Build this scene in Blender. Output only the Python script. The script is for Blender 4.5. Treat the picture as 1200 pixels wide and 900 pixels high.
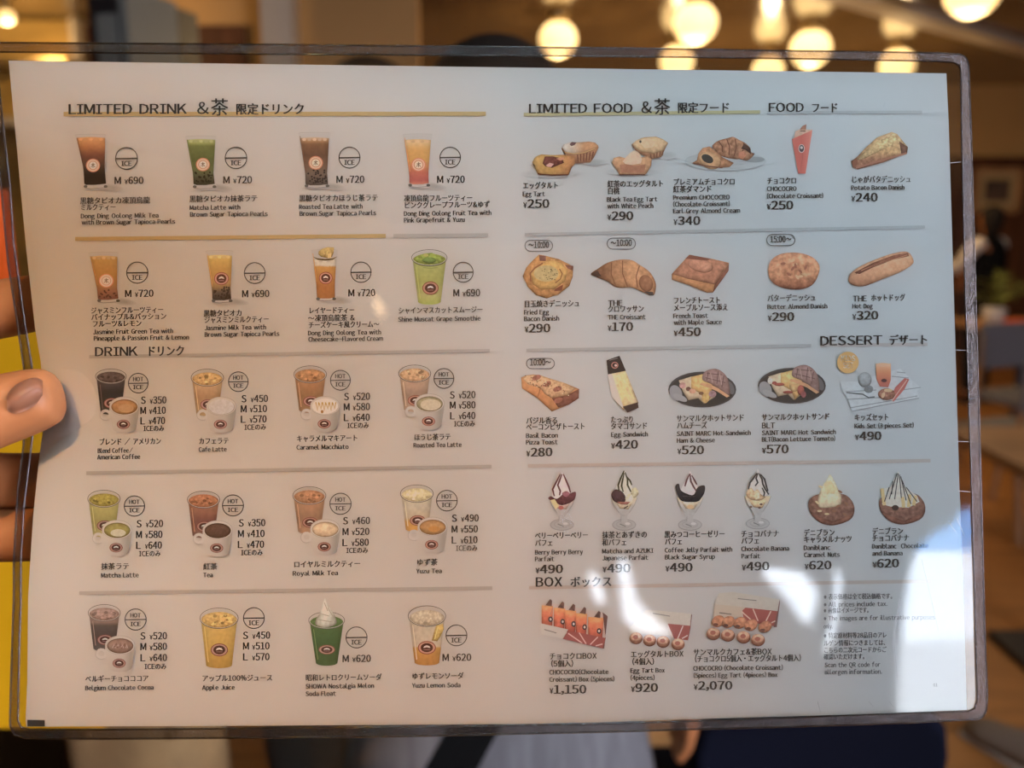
import bpy, bmesh, math, random
from mathutils import Vector, Matrix, noise
from mathutils.geometry import delaunay_2d_cdt

for o in list(bpy.data.objects): bpy.data.objects.remove(o)
sc = bpy.context.scene
col = sc.collection
random.seed(7)

# ------------------------------------------------------------------ camera
CAM = Vector((0, 0, 1.5)); PITCH = math.radians(11.6); F = 1000.0
RIGHT = Vector((1, 0, 0))
FWD = Vector((0, math.cos(PITCH), -math.sin(PITCH)))
UP = Vector((0, math.sin(PITCH), math.cos(PITCH)))
cd = bpy.data.cameras.new('camera'); cd.sensor_width = 36; cd.lens = 30; cd.clip_start = .01
cam = bpy.data.objects.new('camera', cd); col.objects.link(cam)
cam.location = CAM; cam.rotation_euler = (math.pi/2 - PITCH, 0, 0)
cd.dof.use_dof = True; cd.dof.focus_distance = .272; cd.dof.aperture_fstop = 8.0
sc.camera = cam

# ------------------------------------------------------------------ world, sun, exposure
w = bpy.data.worlds.new('daylight'); sc.world = w; w.use_nodes = True
bg = w.node_tree.nodes['Background']; bg.inputs[0].default_value = (.22, .50, 1, 1); bg.inputs[1].default_value = 9.0
vs = sc.view_settings
vs.view_transform = 'Standard'; vs.look = 'None'; vs.gamma = 1; vs.exposure = 0; vs.use_curve_mapping = False
SUN_E = 230.0

def light(name, kind, loc, power, color, size=.1, target=None, **kw):
    l = bpy.data.lights.new(name, kind); l.energy = power; l.color = color
    if kind == 'AREA': l.size = size
    elif kind == 'SUN': l.angle = math.radians(.5)
    else: l.shadow_soft_size = size
    for k, v in kw.items(): setattr(l, k, v)
    o = bpy.data.objects.new(name, l); col.objects.link(o); o.location = loc
    if target is not None:
        o.rotation_euler = (Vector(target) - Vector(loc)).to_track_quat('-Z', 'Y').to_euler()
    return o

light('sun', 'SUN', (0, 0, 9), SUN_E, (1, .96, .9), target=(0, -6, 0))
# warm spotlight of the cafe ceiling, up to the left behind the reader
light('warm_spotlight', 'SPOT', (-.30, -1.03, 2.62), 78, (1, .42, .07), .014, target=(-.155, .235, 1.365), spot_size=math.radians(18.5), spot_blend=1.0)
light('wide_fill', 'SPOT', (-.34, -1.03, 2.62), 8, (.35, 1, .85), .02, target=(-.07, .25, 1.43), spot_size=math.radians(30), spot_blend=1.0)  # added wide fill of greenish tint beside the spotlight, not a lamp of the cafe
# added area fills with no opening behind them: daylight from the right, and overhead
light('daylight_fill', 'AREA', (2.4, -1.5, 1.9), 150, (.86, .84, 1), 1.5, target=(.05, .27, 1.45))
light('overhead_fill', 'AREA', (.15, -.58, 2.66), 20.5, (.61, .85, 1), .5, target=(.05, .27, 1.52))
# added area fill brightening the back of the cafe, no fixture of its own
light('cafe_fill_light', 'AREA', (1.6, 6.0, 2.66), 52, (1, .68, .36), 3, target=(1.6, 6.01, 0))

# ------------------------------------------------------------------ helpers
def ray(px, py):
    return FWD + RIGHT*((px-600)/F) + UP*((450-py)/F)
def at(px, py, Z):
    return CAM + ray(px, py)*Z
def on_plane(px, py, axis, val):
    r = ray(px, py); t = (val - CAM[axis])/r[axis]
    return CAM + r*t

def setp(o, label=None, cat=None, group=None, kind=None):
    if label: o['label'] = label
    if cat: o['category'] = cat
    if group: o['group'] = group
    if kind: o['kind'] = kind
    return o
def empty(name, loc=(0, 0, 0), rz=0, **k):
    o = bpy.data.objects.new(name, None); o.empty_display_size = .05; col.objects.link(o)
    o.location = loc; o.rotation_euler = (0, 0, rz); setp(o, **k); return o
def link(name, me, mat, parent=None, smooth=False, **k):
    o = bpy.data.objects.new(name, me); col.objects.link(o)
    for m in (mat if isinstance(mat, (list, tuple)) else [mat]):
        me.materials.append(m)
    if smooth:
        for p in me.polygons: p.use_smooth = True
    if parent: o.parent = parent
    setp(o, **k); return o
def bm_obj(name, bm, mat, parent=None, smooth=False, **k):
    me = bpy.data.meshes.new(name); bmesh.ops.recalc_face_normals(bm, faces=bm.faces[:]); bm.to_mesh(me); bm.free()
    return link(name, me, mat, parent, smooth, **k)
def box(bm, c, s, rz=0, bev=0):
    old = set(bm.verts)
    r = bmesh.ops.create_cube(bm, size=1)
    bmesh.ops.scale(bm, vec=s, verts=r['verts'])
    if bev: bmesh.ops.bevel(bm, geom=list({e for v in r['verts'] for e in v.link_edges}), offset=bev, segments=2, affect='EDGES')
    vs_ = [v for v in bm.verts if v not in old]
    bmesh.ops.rotate(bm, cent=(0, 0, 0), matrix=Matrix.Rotation(rz, 3, 'Z'), verts=vs_)
    bmesh.ops.translate(bm, vec=c, verts=vs_)
def boxobj(name, c, s, mat, parent=None, rz=0, bev=0, **k):
    bm = bmesh.new(); box(bm, c, s, rz, bev); return bm_obj(name, bm, mat, parent, **k)
def lathe(bm, prof, c=(0, 0, 0), n=24):
    rings = []
    for r, z in prof:
        rings.append([bm.verts.new((c[0]+r*math.cos(2*math.pi*i/n), c[1]+r*math.sin(2*math.pi*i/n), c[2]+z)) for i in range(n)])
    for a, b in zip(rings, rings[1:]):
        for i in range(n): bm.faces.new((a[i], a[(i+1) % n], b[(i+1) % n], b[i]))
    bm.faces.new(rings[0][::-1]); bm.faces.new(rings[-1])
def tube(bm, pts, r, n=8, closed=False):
    pts = [Vector(p) for p in pts]; rings = []
    N = len(pts)
    for i, p in enumerate(pts):
        a = pts[(i-1) % N] if closed or i > 0 else p
        b = pts[(i+1) % N] if closed or i < N-1 else p
        d = (b-a).normalized(); u = d.orthogonal().normalized() if not rings else (u - d*u.dot(d)).normalized()
        v = d.cross(u); rr = r[i] if isinstance(r, (list, tuple)) else r
        rings.append([bm.verts.new(p + (u*math.cos(2*math.pi*k/n) + v*math.sin(2*math.pi*k/n))*rr) for k in range(n)])
    for i in range(N if closed else N-1):
        a, b = rings[i], rings[(i+1) % N]
        for k in range(n): bm.faces.new((a[k], a[(k+1) % n], b[(k+1) % n], b[k]))
    if not closed:
        bm.faces.new(rings[0][::-1]); bm.faces.new(rings[-1])
def skin(name, chains, mat, parent=None, sub=2, root=0, **k):
    """chains: list of [(point, radius or (rx, ry)), ...]; a chain whose first point equals an older one joins it"""
    vs_, es, rad = [], [], []
    def idx(p):
        for i, q in enumerate(vs_):
            if (q - p).length < 1e-5: return i
        vs_.append(p); rad.append(None); return len(vs_)-1
    for ch in chains:
        prev = None
        for p, r in ch:
            i = idx(Vector(p))
            if rad[i] is None: rad[i] = r if isinstance(r, (tuple, list)) else (r, r)
            if prev is not None and prev != i: es.append((prev, i))
            prev = i
    me = bpy.data.meshes.new(name); me.from_pydata(vs_, es, [])
    o = bpy.data.objects.new(name, me); col.objects.link(o)
    sm = o.modifiers.new('skin', 'SKIN'); sm.use_smooth_shade = True; sm.branch_smoothing = .6
    for i, r in enumerate(rad):
        me.skin_vertices[0].data[i].radius = r
        me.skin_vertices[0].data[i].use_root = (i == root)
    ss = o.modifiers.new('sub', 'SUBSURF'); ss.levels = sub; ss.render_levels = sub
    bpy.context.view_layer.update()
    m2 = bpy.data.meshes.new_from_object(o.evaluated_get(bpy.context.evaluated_depsgraph_get()))
    bpy.data.objects.remove(o); bpy.data.meshes.remove(me); m2.name = name
    return link(name, m2, mat, parent, True, **k)

# ------------------------------------------------------------------ materials
def lin(c):
    def f(x):
        x /= 255.0
        return x/12.92 if x <= .04045 else ((x+.055)/1.055)**2.4
    return tuple(f(x) for x in c)
def mat(name, c, rough=.6, spec=.4, metal=0, noise_amt=0, scale=8, stretch=(1, 1, 1), emit=None, es=0, bump=0):
    m = bpy.data.materials.new(name); m.use_nodes = True; nt = m.node_tree; b = nt.nodes['Principled BSDF']
    b.inputs['Base Color'].default_value = (*c, 1); b.inputs['Roughness'].default_value = rough
    b.inputs['Specular IOR Level'].default_value = spec; b.inputs['Metallic'].default_value = metal
    if emit:
        b.inputs['Emission Color'].default_value = (*emit, 1); b.inputs['Emission Strength'].default_value = es
    if noise_amt or bump:
        tc = nt.nodes.new('ShaderNodeTexCoord'); mp = nt.nodes.new('ShaderNodeMapping'); mp.inputs['Scale'].default_value = stretch
        n = nt.nodes.new('ShaderNodeTexNoise'); n.inputs['Scale'].default_value = scale; n.inputs['Detail'].default_value = 4
        nt.links.new(tc.outputs['Object'], mp.inputs[0]); nt.links.new(mp.outputs[0], n.inputs[0])
        if noise_amt:
            r = nt.nodes.new('ShaderNodeValToRGB'); e = r.color_ramp.elements
            e[0].position = .3; e[1].position = .7
            e[0].color = (*[x*(1-noise_amt) for x in c], 1); e[1].color = (*[min(1, x*(1+noise_amt)) for x in c], 1)
            nt.links.new(n.outputs[0], r.inputs[0]); nt.links.new(r.outputs[0], b.inputs['Base Color'])
        if bump:
            bn = nt.nodes.new('ShaderNodeBump'); bn.inputs['Strength'].default_value = bump; bn.inputs['Distance'].default_value = .001
            nt.links.new(n.outputs[0], bn.inputs['Height']); nt.links.new(bn.outputs[0], b.inputs['Normal'])
    return m
def film_mat(name, fac, rough, tint=(.97, .97, .97), bump=0, scale=800, stretch=(1, 1, 1)):
    m = bpy.data.materials.new(name); m.use_nodes = True; nt = m.node_tree; nt.nodes.clear()
    out = nt.nodes.new('ShaderNodeOutputMaterial'); mx = nt.nodes.new('ShaderNodeMixShader')
    tr = nt.nodes.new('ShaderNodeBsdfTransparent'); tr.inputs[0].default_value = (*tint, 1)
    gl = nt.nodes.new('ShaderNodeBsdfGlossy'); gl.inputs['Roughness'].default_value = rough; gl.inputs[0].default_value = (1, 1, 1, 1)
    fr = nt.nodes.new('ShaderNodeFresnel'); fr.inputs[0].default_value = 1.5
    mu = nt.nodes.new('ShaderNodeMath'); mu.operation = 'MULTIPLY'; mu.use_clamp = True; mu.inputs[1].default_value = fac
    nt.links.new(fr.outputs[0], mu.inputs[0]); nt.links.new(mu.outputs[0], mx.inputs[0])
    nt.links.new(tr.outputs[0], mx.inputs[1]); nt.links.new(gl.outputs[0], mx.inputs[2]); nt.links.new(mx.outputs[0], out.inputs[0])
    if bump:
        tc = nt.nodes.new('ShaderNodeTexCoord'); mp = nt.nodes.new('ShaderNodeMapping'); mp.inputs['Scale'].default_value = stretch
        n = nt.nodes.new('ShaderNodeTexNoise'); n.inputs['Scale'].default_value = scale; n.inputs['Detail'].default_value = 2
        bn = nt.nodes.new('ShaderNodeBump'); bn.inputs['Strength'].default_value = bump; bn.inputs['Distance'].default_value = .0006
        nt.links.new(tc.outputs['Object'], mp.inputs[0]); nt.links.new(mp.outputs[0], n.inputs[0])
        nt.links.new(n.outputs[0], bn.inputs['Height']); nt.links.new(bn.outputs[0], gl.inputs['Normal']); nt.links.new(bn.outputs[0], fr.inputs['Normal'])
    return m

M = {}
M['floor'] = mat('orange wood floor', (.30, .13, .035), .38, .4, noise_amt=.3, scale=3, stretch=(1, 6, 1))
M['ceiling'] = mat('varnished brown ceiling boards', (.13, .08, .034), .16, .8, noise_amt=.25, scale=2, stretch=(8, .6, 1))
M['tan'] = mat('tan plaster', (.42, .25, .095), .7, .2, noise_amt=.08, scale=1.2)
M['dwood'] = mat('dark brown wood panelling', (.075, .029, .012), .6, .15, noise_amt=.3, scale=3, stretch=(6, 6, .6))
M['slat'] = mat('very dark wood slats', (.022, .012, .007), .7, .1)
M['pale'] = mat('pale trim paint', (.46, .39, .30), .6, .3)
M['facade'] = mat('white outside wall', (.84, .85, .84), .8, .1)
M['plinth'] = mat('grey stone plinth', (.15, .16, .175), .9, .1)
M['pavement'] = mat('grey pavement', (.10, .11, .12), .9, .1, noise_amt=.2, scale=4)
M['globe'] = mat('warm lit lamp glass', (.9, .8, .6), .3, .4, emit=(1, .66, .24), es=1.55)
M['brass'] = mat('dull brass', (.35, .24, .10), .4, .5, metal=.8)
M['skin'] = mat('skin', (.34, .132, .048), .5, .3, noise_amt=.10, scale=60, bump=.25)
M['nail'] = mat('thumbnail', (.40, .185, .105), .38, .35)
M['hair'] = mat('black hair', (.010, .007, .005), .7, .15)
M['shoe'] = mat('worn grey shoe leather', (.22, .17, .12), .8, .2)
M['darkcoat'] = mat('dark brown grey coat', (.10, .085, .07), .9, .1)
M['greycoat'] = mat('grey coat wool', (.135, .138, .145), .9, .1, noise_amt=.2, scale=9, stretch=(9, 9, 1))
M['black'] = mat('black cloth', (.005, .005, .005), .9, .05)
M['navy'] = mat('dark navy cloth', (.004, .005, .011), .9, .05)
M['beige'] = mat('beige canvas', (.24, .155, .07), .9, .1, noise_amt=.2, scale=14)
M['yellow'] = mat('yellow card', (.70, .355, .006), .5, .3)
M['red'] = mat('orange red card', (.72, .10, .012), .5, .3)
M['white_cloth'] = mat('white cloth', (.62, .56, .48), .9, .1)
M['darkmetal'] = mat('black metal', (.012, .012, .014), .4, .5)
M['greymetal'] = mat('grey painted metal', (.16, .17, .15), .5, .4)
M['chairwood'] = mat('light brown wood', (.33, .17, .07), .5, .4, noise_amt=.2, scale=6)
M['greyseat'] = mat('grey upholstery', (.16, .155, .16), .9, .1)
M['green'] = mat('green leaves', (.14, .15, .03), .7, .2, noise_amt=.4, scale=20)
M['blocker'] = mat('dark brown curtain', (.035, .025, .02), .9, .1)
M['film'] = film_mat('clear sleeve film', 1.7, .035)
M['filmback'] = film_mat('clear sleeve film, back', .6, .1, (.80, .80, .79))
M['rim'] = film_mat('welded sleeve rim', .36, .20, (.62, .59, .57), 1.0, 1500)
M['bead'] = film_mat('sleeve weld line', .8, .15, (.55, .51, .48), .25, 500)
M['scratch'] = film_mat('film scratch', 7, .7, (.75, .78, .8))
M['paper'] = mat('menu paper', (.62, .62, .62), .6, .15)
def ink_mat():
    m = bpy.data.materials.new('printed ink'); m.use_nodes = True; nt = m.node_tree; b = nt.nodes['Principled BSDF']
    a = nt.nodes.new('ShaderNodeAttribute'); a.attribute_name = 'ink'
    nt.links.new(a.outputs['Color'], b.inputs['Base Color']); b.inputs['Roughness'].default_value = .6; b.inputs['Specular IOR Level'].default_value = .15
    return m
M['ink'] = ink_mat()
# ------------------------------------------------------------------ the menu: a sheet in a clear welded sleeve, bent where the thumb presses it
def Zs(px, py):
    L = min(max((600-px)/600, 0), 1.1)
    return .27*(1 + .017*(px-600)/555 - .0075*(py-450)/380 + .036*L**1.5*math.exp(-((py-470)/265)**2))
def surf(px, py, lift=0):
    r = ray(px, py); return CAM + r*(Zs(px, py) - lift)
def interp(pts, n):          # a denser polyline through the points
    out = []
    for i in range(len(pts)):
        a, b = pts[i], pts[(i+1) % len(pts)]
        k = max(1, int(math.hypot(b[0]-a[0], b[1]-a[1])/n))
        out += [(a[0]+(b[0]-a[0])*j/k, a[1]+(b[1]-a[1])*j/k) for j in range(k)]
    return out
def inside(p, poly):
    x, y = p; c = False; j = len(poly)-1
    for i in range(len(poly)):
        xi, yi = poly[i]; xj, yj = poly[j]
        if (yi > y) != (yj > y) and x < (xj-xi)*(y-yi)/(yj-yi)+xi: c = not c
        j = i
    return c
def fill(poly, step, jit=0, holes=()):
    """triangulate a pixel outline with inner points every STEP px -> (points, tris)"""
    pts = [Vector(p) for p in poly]; n = len(pts)
    edges = [(i, (i+1) % n) for i in range(n)]
    for h in holes:
        k = len(pts); pts += [Vector(p) for p in h]; edges += [(k+i, k+(i+1) % len(h)) for i in range(len(h))]
    if step:
        xs = [p[0] for p in poly]; ys = [p[1] for p in poly]
        y = min(ys)+step/2; row = 0
        while y < max(ys):
            x = min(xs)+step*(.5 if row % 2 else .25)
            while x < max(xs):
                q = (x+random.uniform(-jit, jit)*step, y+random.uniform(-jit, jit)*step)
                if inside(q, poly): pts.append(Vector(q))
                x += step
            y += step*.9; row += 1
    r = delaunay_2d_cdt(pts, edges, [list(range(n))], 1 if not holes else 0, 1e-4)
    V = [(v.x, v.y) for v in r[0]]; T = [tuple(f) for f in r[2]]
    if holes:
        T = [t for t in T if inside((sum(V[i][0] for i in t)/len(t), sum(V[i][1] for i in t)/len(t)), poly)
             and not any(inside((sum(V[i][0] for i in t)/len(t), sum(V[i][1] for i in t)/len(t)), h) for h in holes)]
    return V, T
def spline(pts, k=5):        # closed smooth outline
    out = []; n = len(pts)
    for i in range(n):
        a, b, c, d = pts[i-1], pts[i], pts[(i+1) % n], pts[(i+2) % n]
        for j in range(k):
            t = j/k
            out.append(tuple(.5*((2*b[m])+(-a[m]+c[m])*t+(2*a[m]-5*b[m]+4*c[m]-d[m])*t*t+(-a[m]+3*b[m]-3*c[m]+d[m])*t**3) for m in (0, 1)))
    return out

OUTER = [(-13, 53), (-8, 50), (0, 50), (300, 52), (600, 55), (800, 57.5), (1000, 60.5), (1100, 62), (1125, 63.5), (1132, 67), (1135, 75), (1137.8, 150), (1143, 340), (1150, 590), (1154, 740), (1157, 815), (1156, 832), (1152, 840), (1145, 843), (1070, 846.6), (940, 851), (853, 853.5), (700, 858), (460, 863), (250, 865), (120, 866), (30, 865), (17, 861), (12, 852), (11.5, 844), (13, 789), (16, 700), (16, 656), (20.8, 573), (27.4, 522), (29, 470), (27.8, 431), (21, 384), (10, 313), (6.7, 280), (0, 205), (-6, 130), (-12, 62)]
INNER = [(-4, 64), (0, 61), (300, 63.5), (600, 65), (800, 67), (1000, 70), (1100, 72), (1118, 73.5), (1124, 77), (1126, 84), (1126.7, 150), (1131, 345), (1138, 560), (1142, 700), (1145, 820), (1142, 830), (1135, 833.6), (1000, 838.5), (860, 843.5), (700, 848.5), (480, 851.8), (250, 854), (120, 855), (35, 855), (25, 852.5), (21, 844), (22, 789), (24.4, 700), (24.5, 656), (28, 593), (38, 512), (40, 470), (36.7, 424), (31, 391), (20, 315), (15.5, 280), (12, 220), (0, 113), (-4, 68)]
PAPER = [(10, 71), (300, 75), (600, 79), (850, 82.5), (1109, 86), (1112, 150), (1118, 350), (1124, 560), (1129, 700), (1133, 832), (1000, 837.2), (850, 841.6), (700, 846.5), (600, 848.5), (300, 850.5), (55, 851.5), (31, 851.5), (30, 844), (32, 800), (33, 700), (35.5, 656), (39, 603), (45, 544), (50, 507), (50.5, 470), (47.8, 424), (41, 384), (31, 295), (24, 220), (16.5, 140)]
OUTER_D, INNER_D, PAPER_D = interp(OUTER, 9), interp(INNER, 9), interp(PAPER, 9)

menu = empty('menu', surf(578, 852), label='printed cafe menu sheet in a clear plastic sleeve held up by a hand', cat='menu')
bpy.context.view_layer.update()
MINV = Matrix.Translation(-menu.location)
def menu_part(name, me, m, parent=None, smooth=False, **k):
    me.transform(MINV)
    return link(name, me, m, parent or menu, smooth, **k)
def sheet(name, poly, step, lift, m, holes=(), thick=0, **k):
    V, T = fill(poly, step, 0, holes)
    me = bpy.data.meshes.new(name); me.from_pydata([surf(x, y, lift) for x, y in V], [], T)
    bm = bmesh.new(); bm.from_mesh(me); bmesh.ops.recalc_face_normals(bm, faces=bm.faces[:])
    f = max(bm.faces, key=lambda q: q.calc_area())
    if f.normal.dot(CAM - f.calc_center_median()) < 0: bmesh.ops.reverse_faces(bm, faces=bm.faces[:])
    if thick: bmesh.ops.solidify(bm, geom=bm.faces[:], thickness=thick)
    bm.to_mesh(me); bm.free()
    return menu_part(name, me, m, smooth=not thick, **k)
sheet('paper_sheet', PAPER_D, 16, -.00025, M['paper'], thick=.0002, label='white paper sheet')
sheet('front_film', INNER_D, 14, .0012, M['film'], label='clear glossy front film')
sheet('back_film', INNER_D, 14, -.0012, M['filmback'], label='clear back film')
def rim():
    V, T = fill(OUTER_D, 6, 0, [INNER_D]); me = bpy.data.meshes.new('sleeve_rim')
    n = len(V); T2 = [t for t in T]
    me.from_pydata([surf(x, y, .0016) for x, y in V]+[surf(x, y, -.0016) for x, y in V], [], T2+[tuple(i+n for i in t[::-1]) for t in T2])
    bm = bmesh.new(); bm.from_mesh(me); bm.verts.ensure_lookup_table()
    for e in [e for e in bm.edges if len(e.link_faces) == 1 and e.verts[0].index < n and e.verts[1].index < n]:
        a, b = e.verts; bm.faces.new((a, b, bm.verts[b.index+n], bm.verts[a.index+n]))
    bmesh.ops.recalc_face_normals(bm, faces=bm.faces[:]); bm.to_mesh(me); bm.free()
    menu_part('sleeve_rim', me, M['rim'], label='sparkling textured clear plastic border')
    for nm, o_, r, z in (('weld_line', INNER_D, .00030, .0014), ('outer_edge', OUTER_D, .00030, .0010)):
        bm = bmesh.new(); tube(bm, [surf(x, y, z) for x, y in o_], r, 6, True)
        me = bpy.data.meshes.new(nm); bm.to_mesh(me); bm.free(); menu_part(nm, me, M['bead'], smooth=True)
rim()
for a, b, wd in [((960, 645), (972, 668), .5), ((1112, 612), (1122, 626), .7), ((1122, 608), (1130, 628), .6), ((1056, 700), (1047, 745), .7), ((1047, 745), (1052, 800), .5), ((1080, 655), (1092, 705), .6), ((1092, 705), (1100, 740), .6), ((958, 822), (962, 836), .7), ((1018, 822), (1024, 829), .6), ((1042, 822), (1048, 830), .6), ((1113, 191), (1134, 189), .5), ((1118, 410), (1140, 411), .4), ((1120, 517), (1142, 518), .5), ((1121, 575), (1143, 577), .5), ((1035, 125), (1038, 119), .4), ((645, 720), (648, 712), .5)]:
    sm = bpy.data.meshes.new('scratch_mark'); bm = bmesh.new()
    dx, dy = b[0]-a[0], b[1]-a[1]; l = math.hypot(dx, dy); nx, ny = -dy/l*wd/2, dx/l*wd/2
    bm.faces.new([bm.verts.new(surf(x, y, .00135)) for x, y in ((a[0]-nx, a[1]-ny), (b[0]-nx*.4, b[1]-ny*.4), (b[0]+nx*.4, b[1]+ny*.4), (a[0]+nx, a[1]+ny))])
    bm.to_mesh(sm); bm.free(); menu_part('scratch_mark', sm, M['scratch'])
# ------------------------------------------------------------------ the cafe
CEIL = 2.72; YB = -2.6; YF = 9.0; XL, XR = -6.0, 7.0
def wallbox(name, a, b, m, **k):
    c = [(a[i]+b[i])/2 for i in range(3)]; s = [abs(b[i]-a[i]) for i in range(3)]
    return boxobj(name, c, s, m, kind='structure', **k)
wallbox('floor', (XL-.1, YB-.1, -.1), (XR+.1, YF+.1, 0), M['floor'])
wallbox('ceiling', (XL-.1, YB-.1, CEIL), (XR+.1, YF+.1, CEIL+.1), M['ceiling'])
wallbox('wall_left', (XL-.1, YB, 0), (XL, YF, CEIL), M['tan'])
wallbox('wall_right', (XR, YB, 0), (XR+.1, YF, CEIL), M['tan'])
wallbox('wall_front', (XL, YF, 1.98), (XR, YF+.1, CEIL), M['tan'])
wallbox('wall_front', (XL, YF, 0), (XR, YF+.1, 1.98), M['dwood'])
wallbox('trim_1', (XL, YF-.03, 1.94), (XR, YF, 2.02), M['dwood'])
# pale ceiling batten crossing at the upper right
p0 = on_plane(985, -6, 2, CEIL-.02); p1 = on_plane(1260, 74, 2, CEIL-.02)
d = (p1-p0); L = math.hypot(d.x, d.y)
bm = bmesh.new(); box(bm, (0, 0, 0), (L+3, .17, .05)); bm_obj('trim_2', bm, M['pale'], kind='structure').matrix_world = Matrix.Translation((p0+p1)/2) @ Matrix.Rotation(math.atan2(d.y, d.x), 4, 'Z')

# shop window behind the reader: what the glossy sleeve mirrors
def mirror(px, py, ywall):
    """the point of the window wall that the flat right half of the sleeve mirrors at this pixel"""
    P = surf(px, py); a = surf(px+4, py)-surf(px-4, py); b = surf(px, py-4)-surf(px, py+4); n = a.cross(b).normalized()
    r = ray(px, py).normalized(); r = r - n*(2*r.dot(n)); t = (ywall-P.y)/r.y; q = P + r*t
    return q.x, q.z
w0 = [mirror(x, y, YB) for x, y in ((668, 596), (1160, 596), (1160, 856), (668, 856))]
wx0 = min(p[0] for p in w0); wx1 = max(p[0] for p in w0)+.25; wz0 = min(p[1] for p in w0)-.02; wz1 = max(p[1] for p in w0)
wallbox('wall_back', (XL, YB-.1, 0), (wx0, YB, CEIL), M['tan']); wallbox('wall_back', (wx1, YB-.1, 0), (XR, YB, CEIL), M['tan'])
wallbox('wall_back', (wx0, YB-.1, 0), (wx1, YB, wz0), M['dwood']); wallbox('wall_back', (wx0, YB-.1, wz1), (wx1, YB, CEIL), M['tan'])
wf = empty('window_1', ((wx0+wx1)/2, YB-.05, wz0), kind='structure')
for c, s in ((((wx0+wx1)/2, YB-.05, wz0), (wx1-wx0, .06, .02)), (((wx0+wx1)/2, YB-.05, wz1), (wx1-wx0, .06, .02)), ((wx0, YB-.05, (wz0+wz1)/2), (.02, .06, wz1-wz0)), ((wx1, YB-.05, (wz0+wz1)/2), (.02, .06, wz1-wz0))):
    bm = bmesh.new(); box(bm, c, s); bmesh.ops.translate(bm, vec=-wf.location, verts=bm.verts); bm_obj('window_frame', bm, M['darkmetal'], wf)
wallbox('pavement', (-14, -14, -.12), (14, YB-.1, -.02), M['pavement'])
wallbox('exterior_wall', (-14, -11.2, -.02), (14, -11, 1.86), M['facade'])
wallbox('exterior_wall', (-14, -10.99, -.02), (14, -10.9, mirror(1000, 752, -10.9)[1]), M['plinth'])
pl = light('window_portal', 'AREA', ((wx0+wx1)/2, YB+.001, (wz0+wz1)/2), 1, (1, 1, 1), wx1-wx0, target=((wx0+wx1)/2, 0, (wz0+wz1)/2))
pl.data.shape = 'RECTANGLE'; pl.data.size_y = wz1-wz0; pl.data.cycles.is_portal = True
# a dark curtain hangs over most of the window; an added sheet, its gaps cut to shape the mirrored streaks
GAPS = [[(724, 657), (733, 655), (741, 672), (745, 695), (752, 708), (762, 720), (774, 730), (782, 737), (785, 742), (776, 744), (762, 743), (750, 741), (738, 732), (731, 726), (728, 712), (726, 695), (724, 675)],
        [(893, 668), (918, 667), (940, 670), (953, 684), (958, 698), (951, 728), (941, 728), (928, 713), (911, 691)],
        [(976, 670), (984, 670), (986.5, 687), (982, 712), (977, 738), (969.5, 762), (963.5, 768), (966.5, 749), (972.5, 727), (975.5, 698)],
        [(690, 672), (697, 670), (704, 682), (708, 700), (705, 708), (699, 704), (694, 694)]]
YC = YB+.06
edge = [(664, 590), (1130, 590), (1118, 612), (1096, 625), (1077, 640), (1067, 656), (1062, 685), (1058, 730), (1054, 787), (1049, 862), (664, 862)]
V, T = fill([mirror(x, y, YC) for x, y in interp(edge, 20)], .05, 0, [[mirror(x, y, YC) for x, y in spline(g, 3)] for g in GAPS])
me = bpy.data.meshes.new('window_blocker'); me.from_pydata([(x, YC+.012*math.sin(x*40), z) for x, z in V], [], T)
bm = bmesh.new(); bm.from_mesh(me); bmesh.ops.recalc_face_normals(bm, faces=bm.faces[:]); bmesh.ops.solidify(bm, geom=bm.faces[:], thickness=.004); bm.to_mesh(me); bm.free()
cr = empty('blocker', ((wx0+wx1)/2, YC, wz1), label='dark curtain added over the shop window behind the reader, gaps shaping the mirrored streaks', cat='blocker')
me.transform(Matrix.Translation(-cr.location)); link('blocker_sheet', me, M['blocker'], cr)
bm = bmesh.new(); tube(bm, [(wx0-.1-cr.location.x, 0, .03), (wx1+.1-cr.location.x, 0, .03)], .012); bm_obj('rod', bm, M['darkmetal'], cr)

# globe lamps under the glossy ceiling: pixel of the globe's middle, radius in px
def globe_lamp(px, py, r, label, z=2.56, en=9):
    p = on_plane(px, py, 2, z); D = (p-CAM).dot(FWD); R = r/F*D
    t = empty('globe_lamp', (p.x, p.y, CEIL), label=label, cat='lamp', group='globe lamps on the ceiling')
    bm = bmesh.new(); lathe(bm, [(R*.55, 0), (R*.6, -.015), (R*.5, z-CEIL+R*.82)], n=20); bm_obj('lamp_base', bm, M['brass'], t, True)
    bm = bmesh.new(); pr = []
    for i in range(13):
        a = math.pi*(.17+.83*i/12); pr.append((max(.001, R*math.sin(a)), z-CEIL+R*.93*math.cos(a)))
    lathe(bm, pr, n=24); bm_obj('globe', bm, M['globe'], t, True)
    l = bpy.data.lights.new('lamp_light', 'POINT'); l.energy = en; l.color = (1, .68, .34); l.shadow_soft_size = .05
    lo = bpy.data.objects.new('lamp_light', l); col.objects.link(lo); lo.parent = t; lo.location = (0, 0, z-CEIL-R-.09)
for a in ((815, 27, 25, 'globe lamp above the menu, largest of those over its right half'), (654, 46, 22, 'globe lamp just right of the dark head, above the top edge'), (950, 57, 23, 'globe lamp partly behind the top edge, right of the middle'),
          (793, 72, 19.5, 'globe lamp behind the clear top edge, below the largest globe'), (900, 83, 18, 'globe lamp mostly hidden behind the sheet, above the food heading'), (1051, 77, 20, 'globe lamp behind the top edge near the right corner'),
          (1140, -10, 31, 'globe lamp cut by the top of the picture at the right')): globe_lamp(*a)
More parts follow.
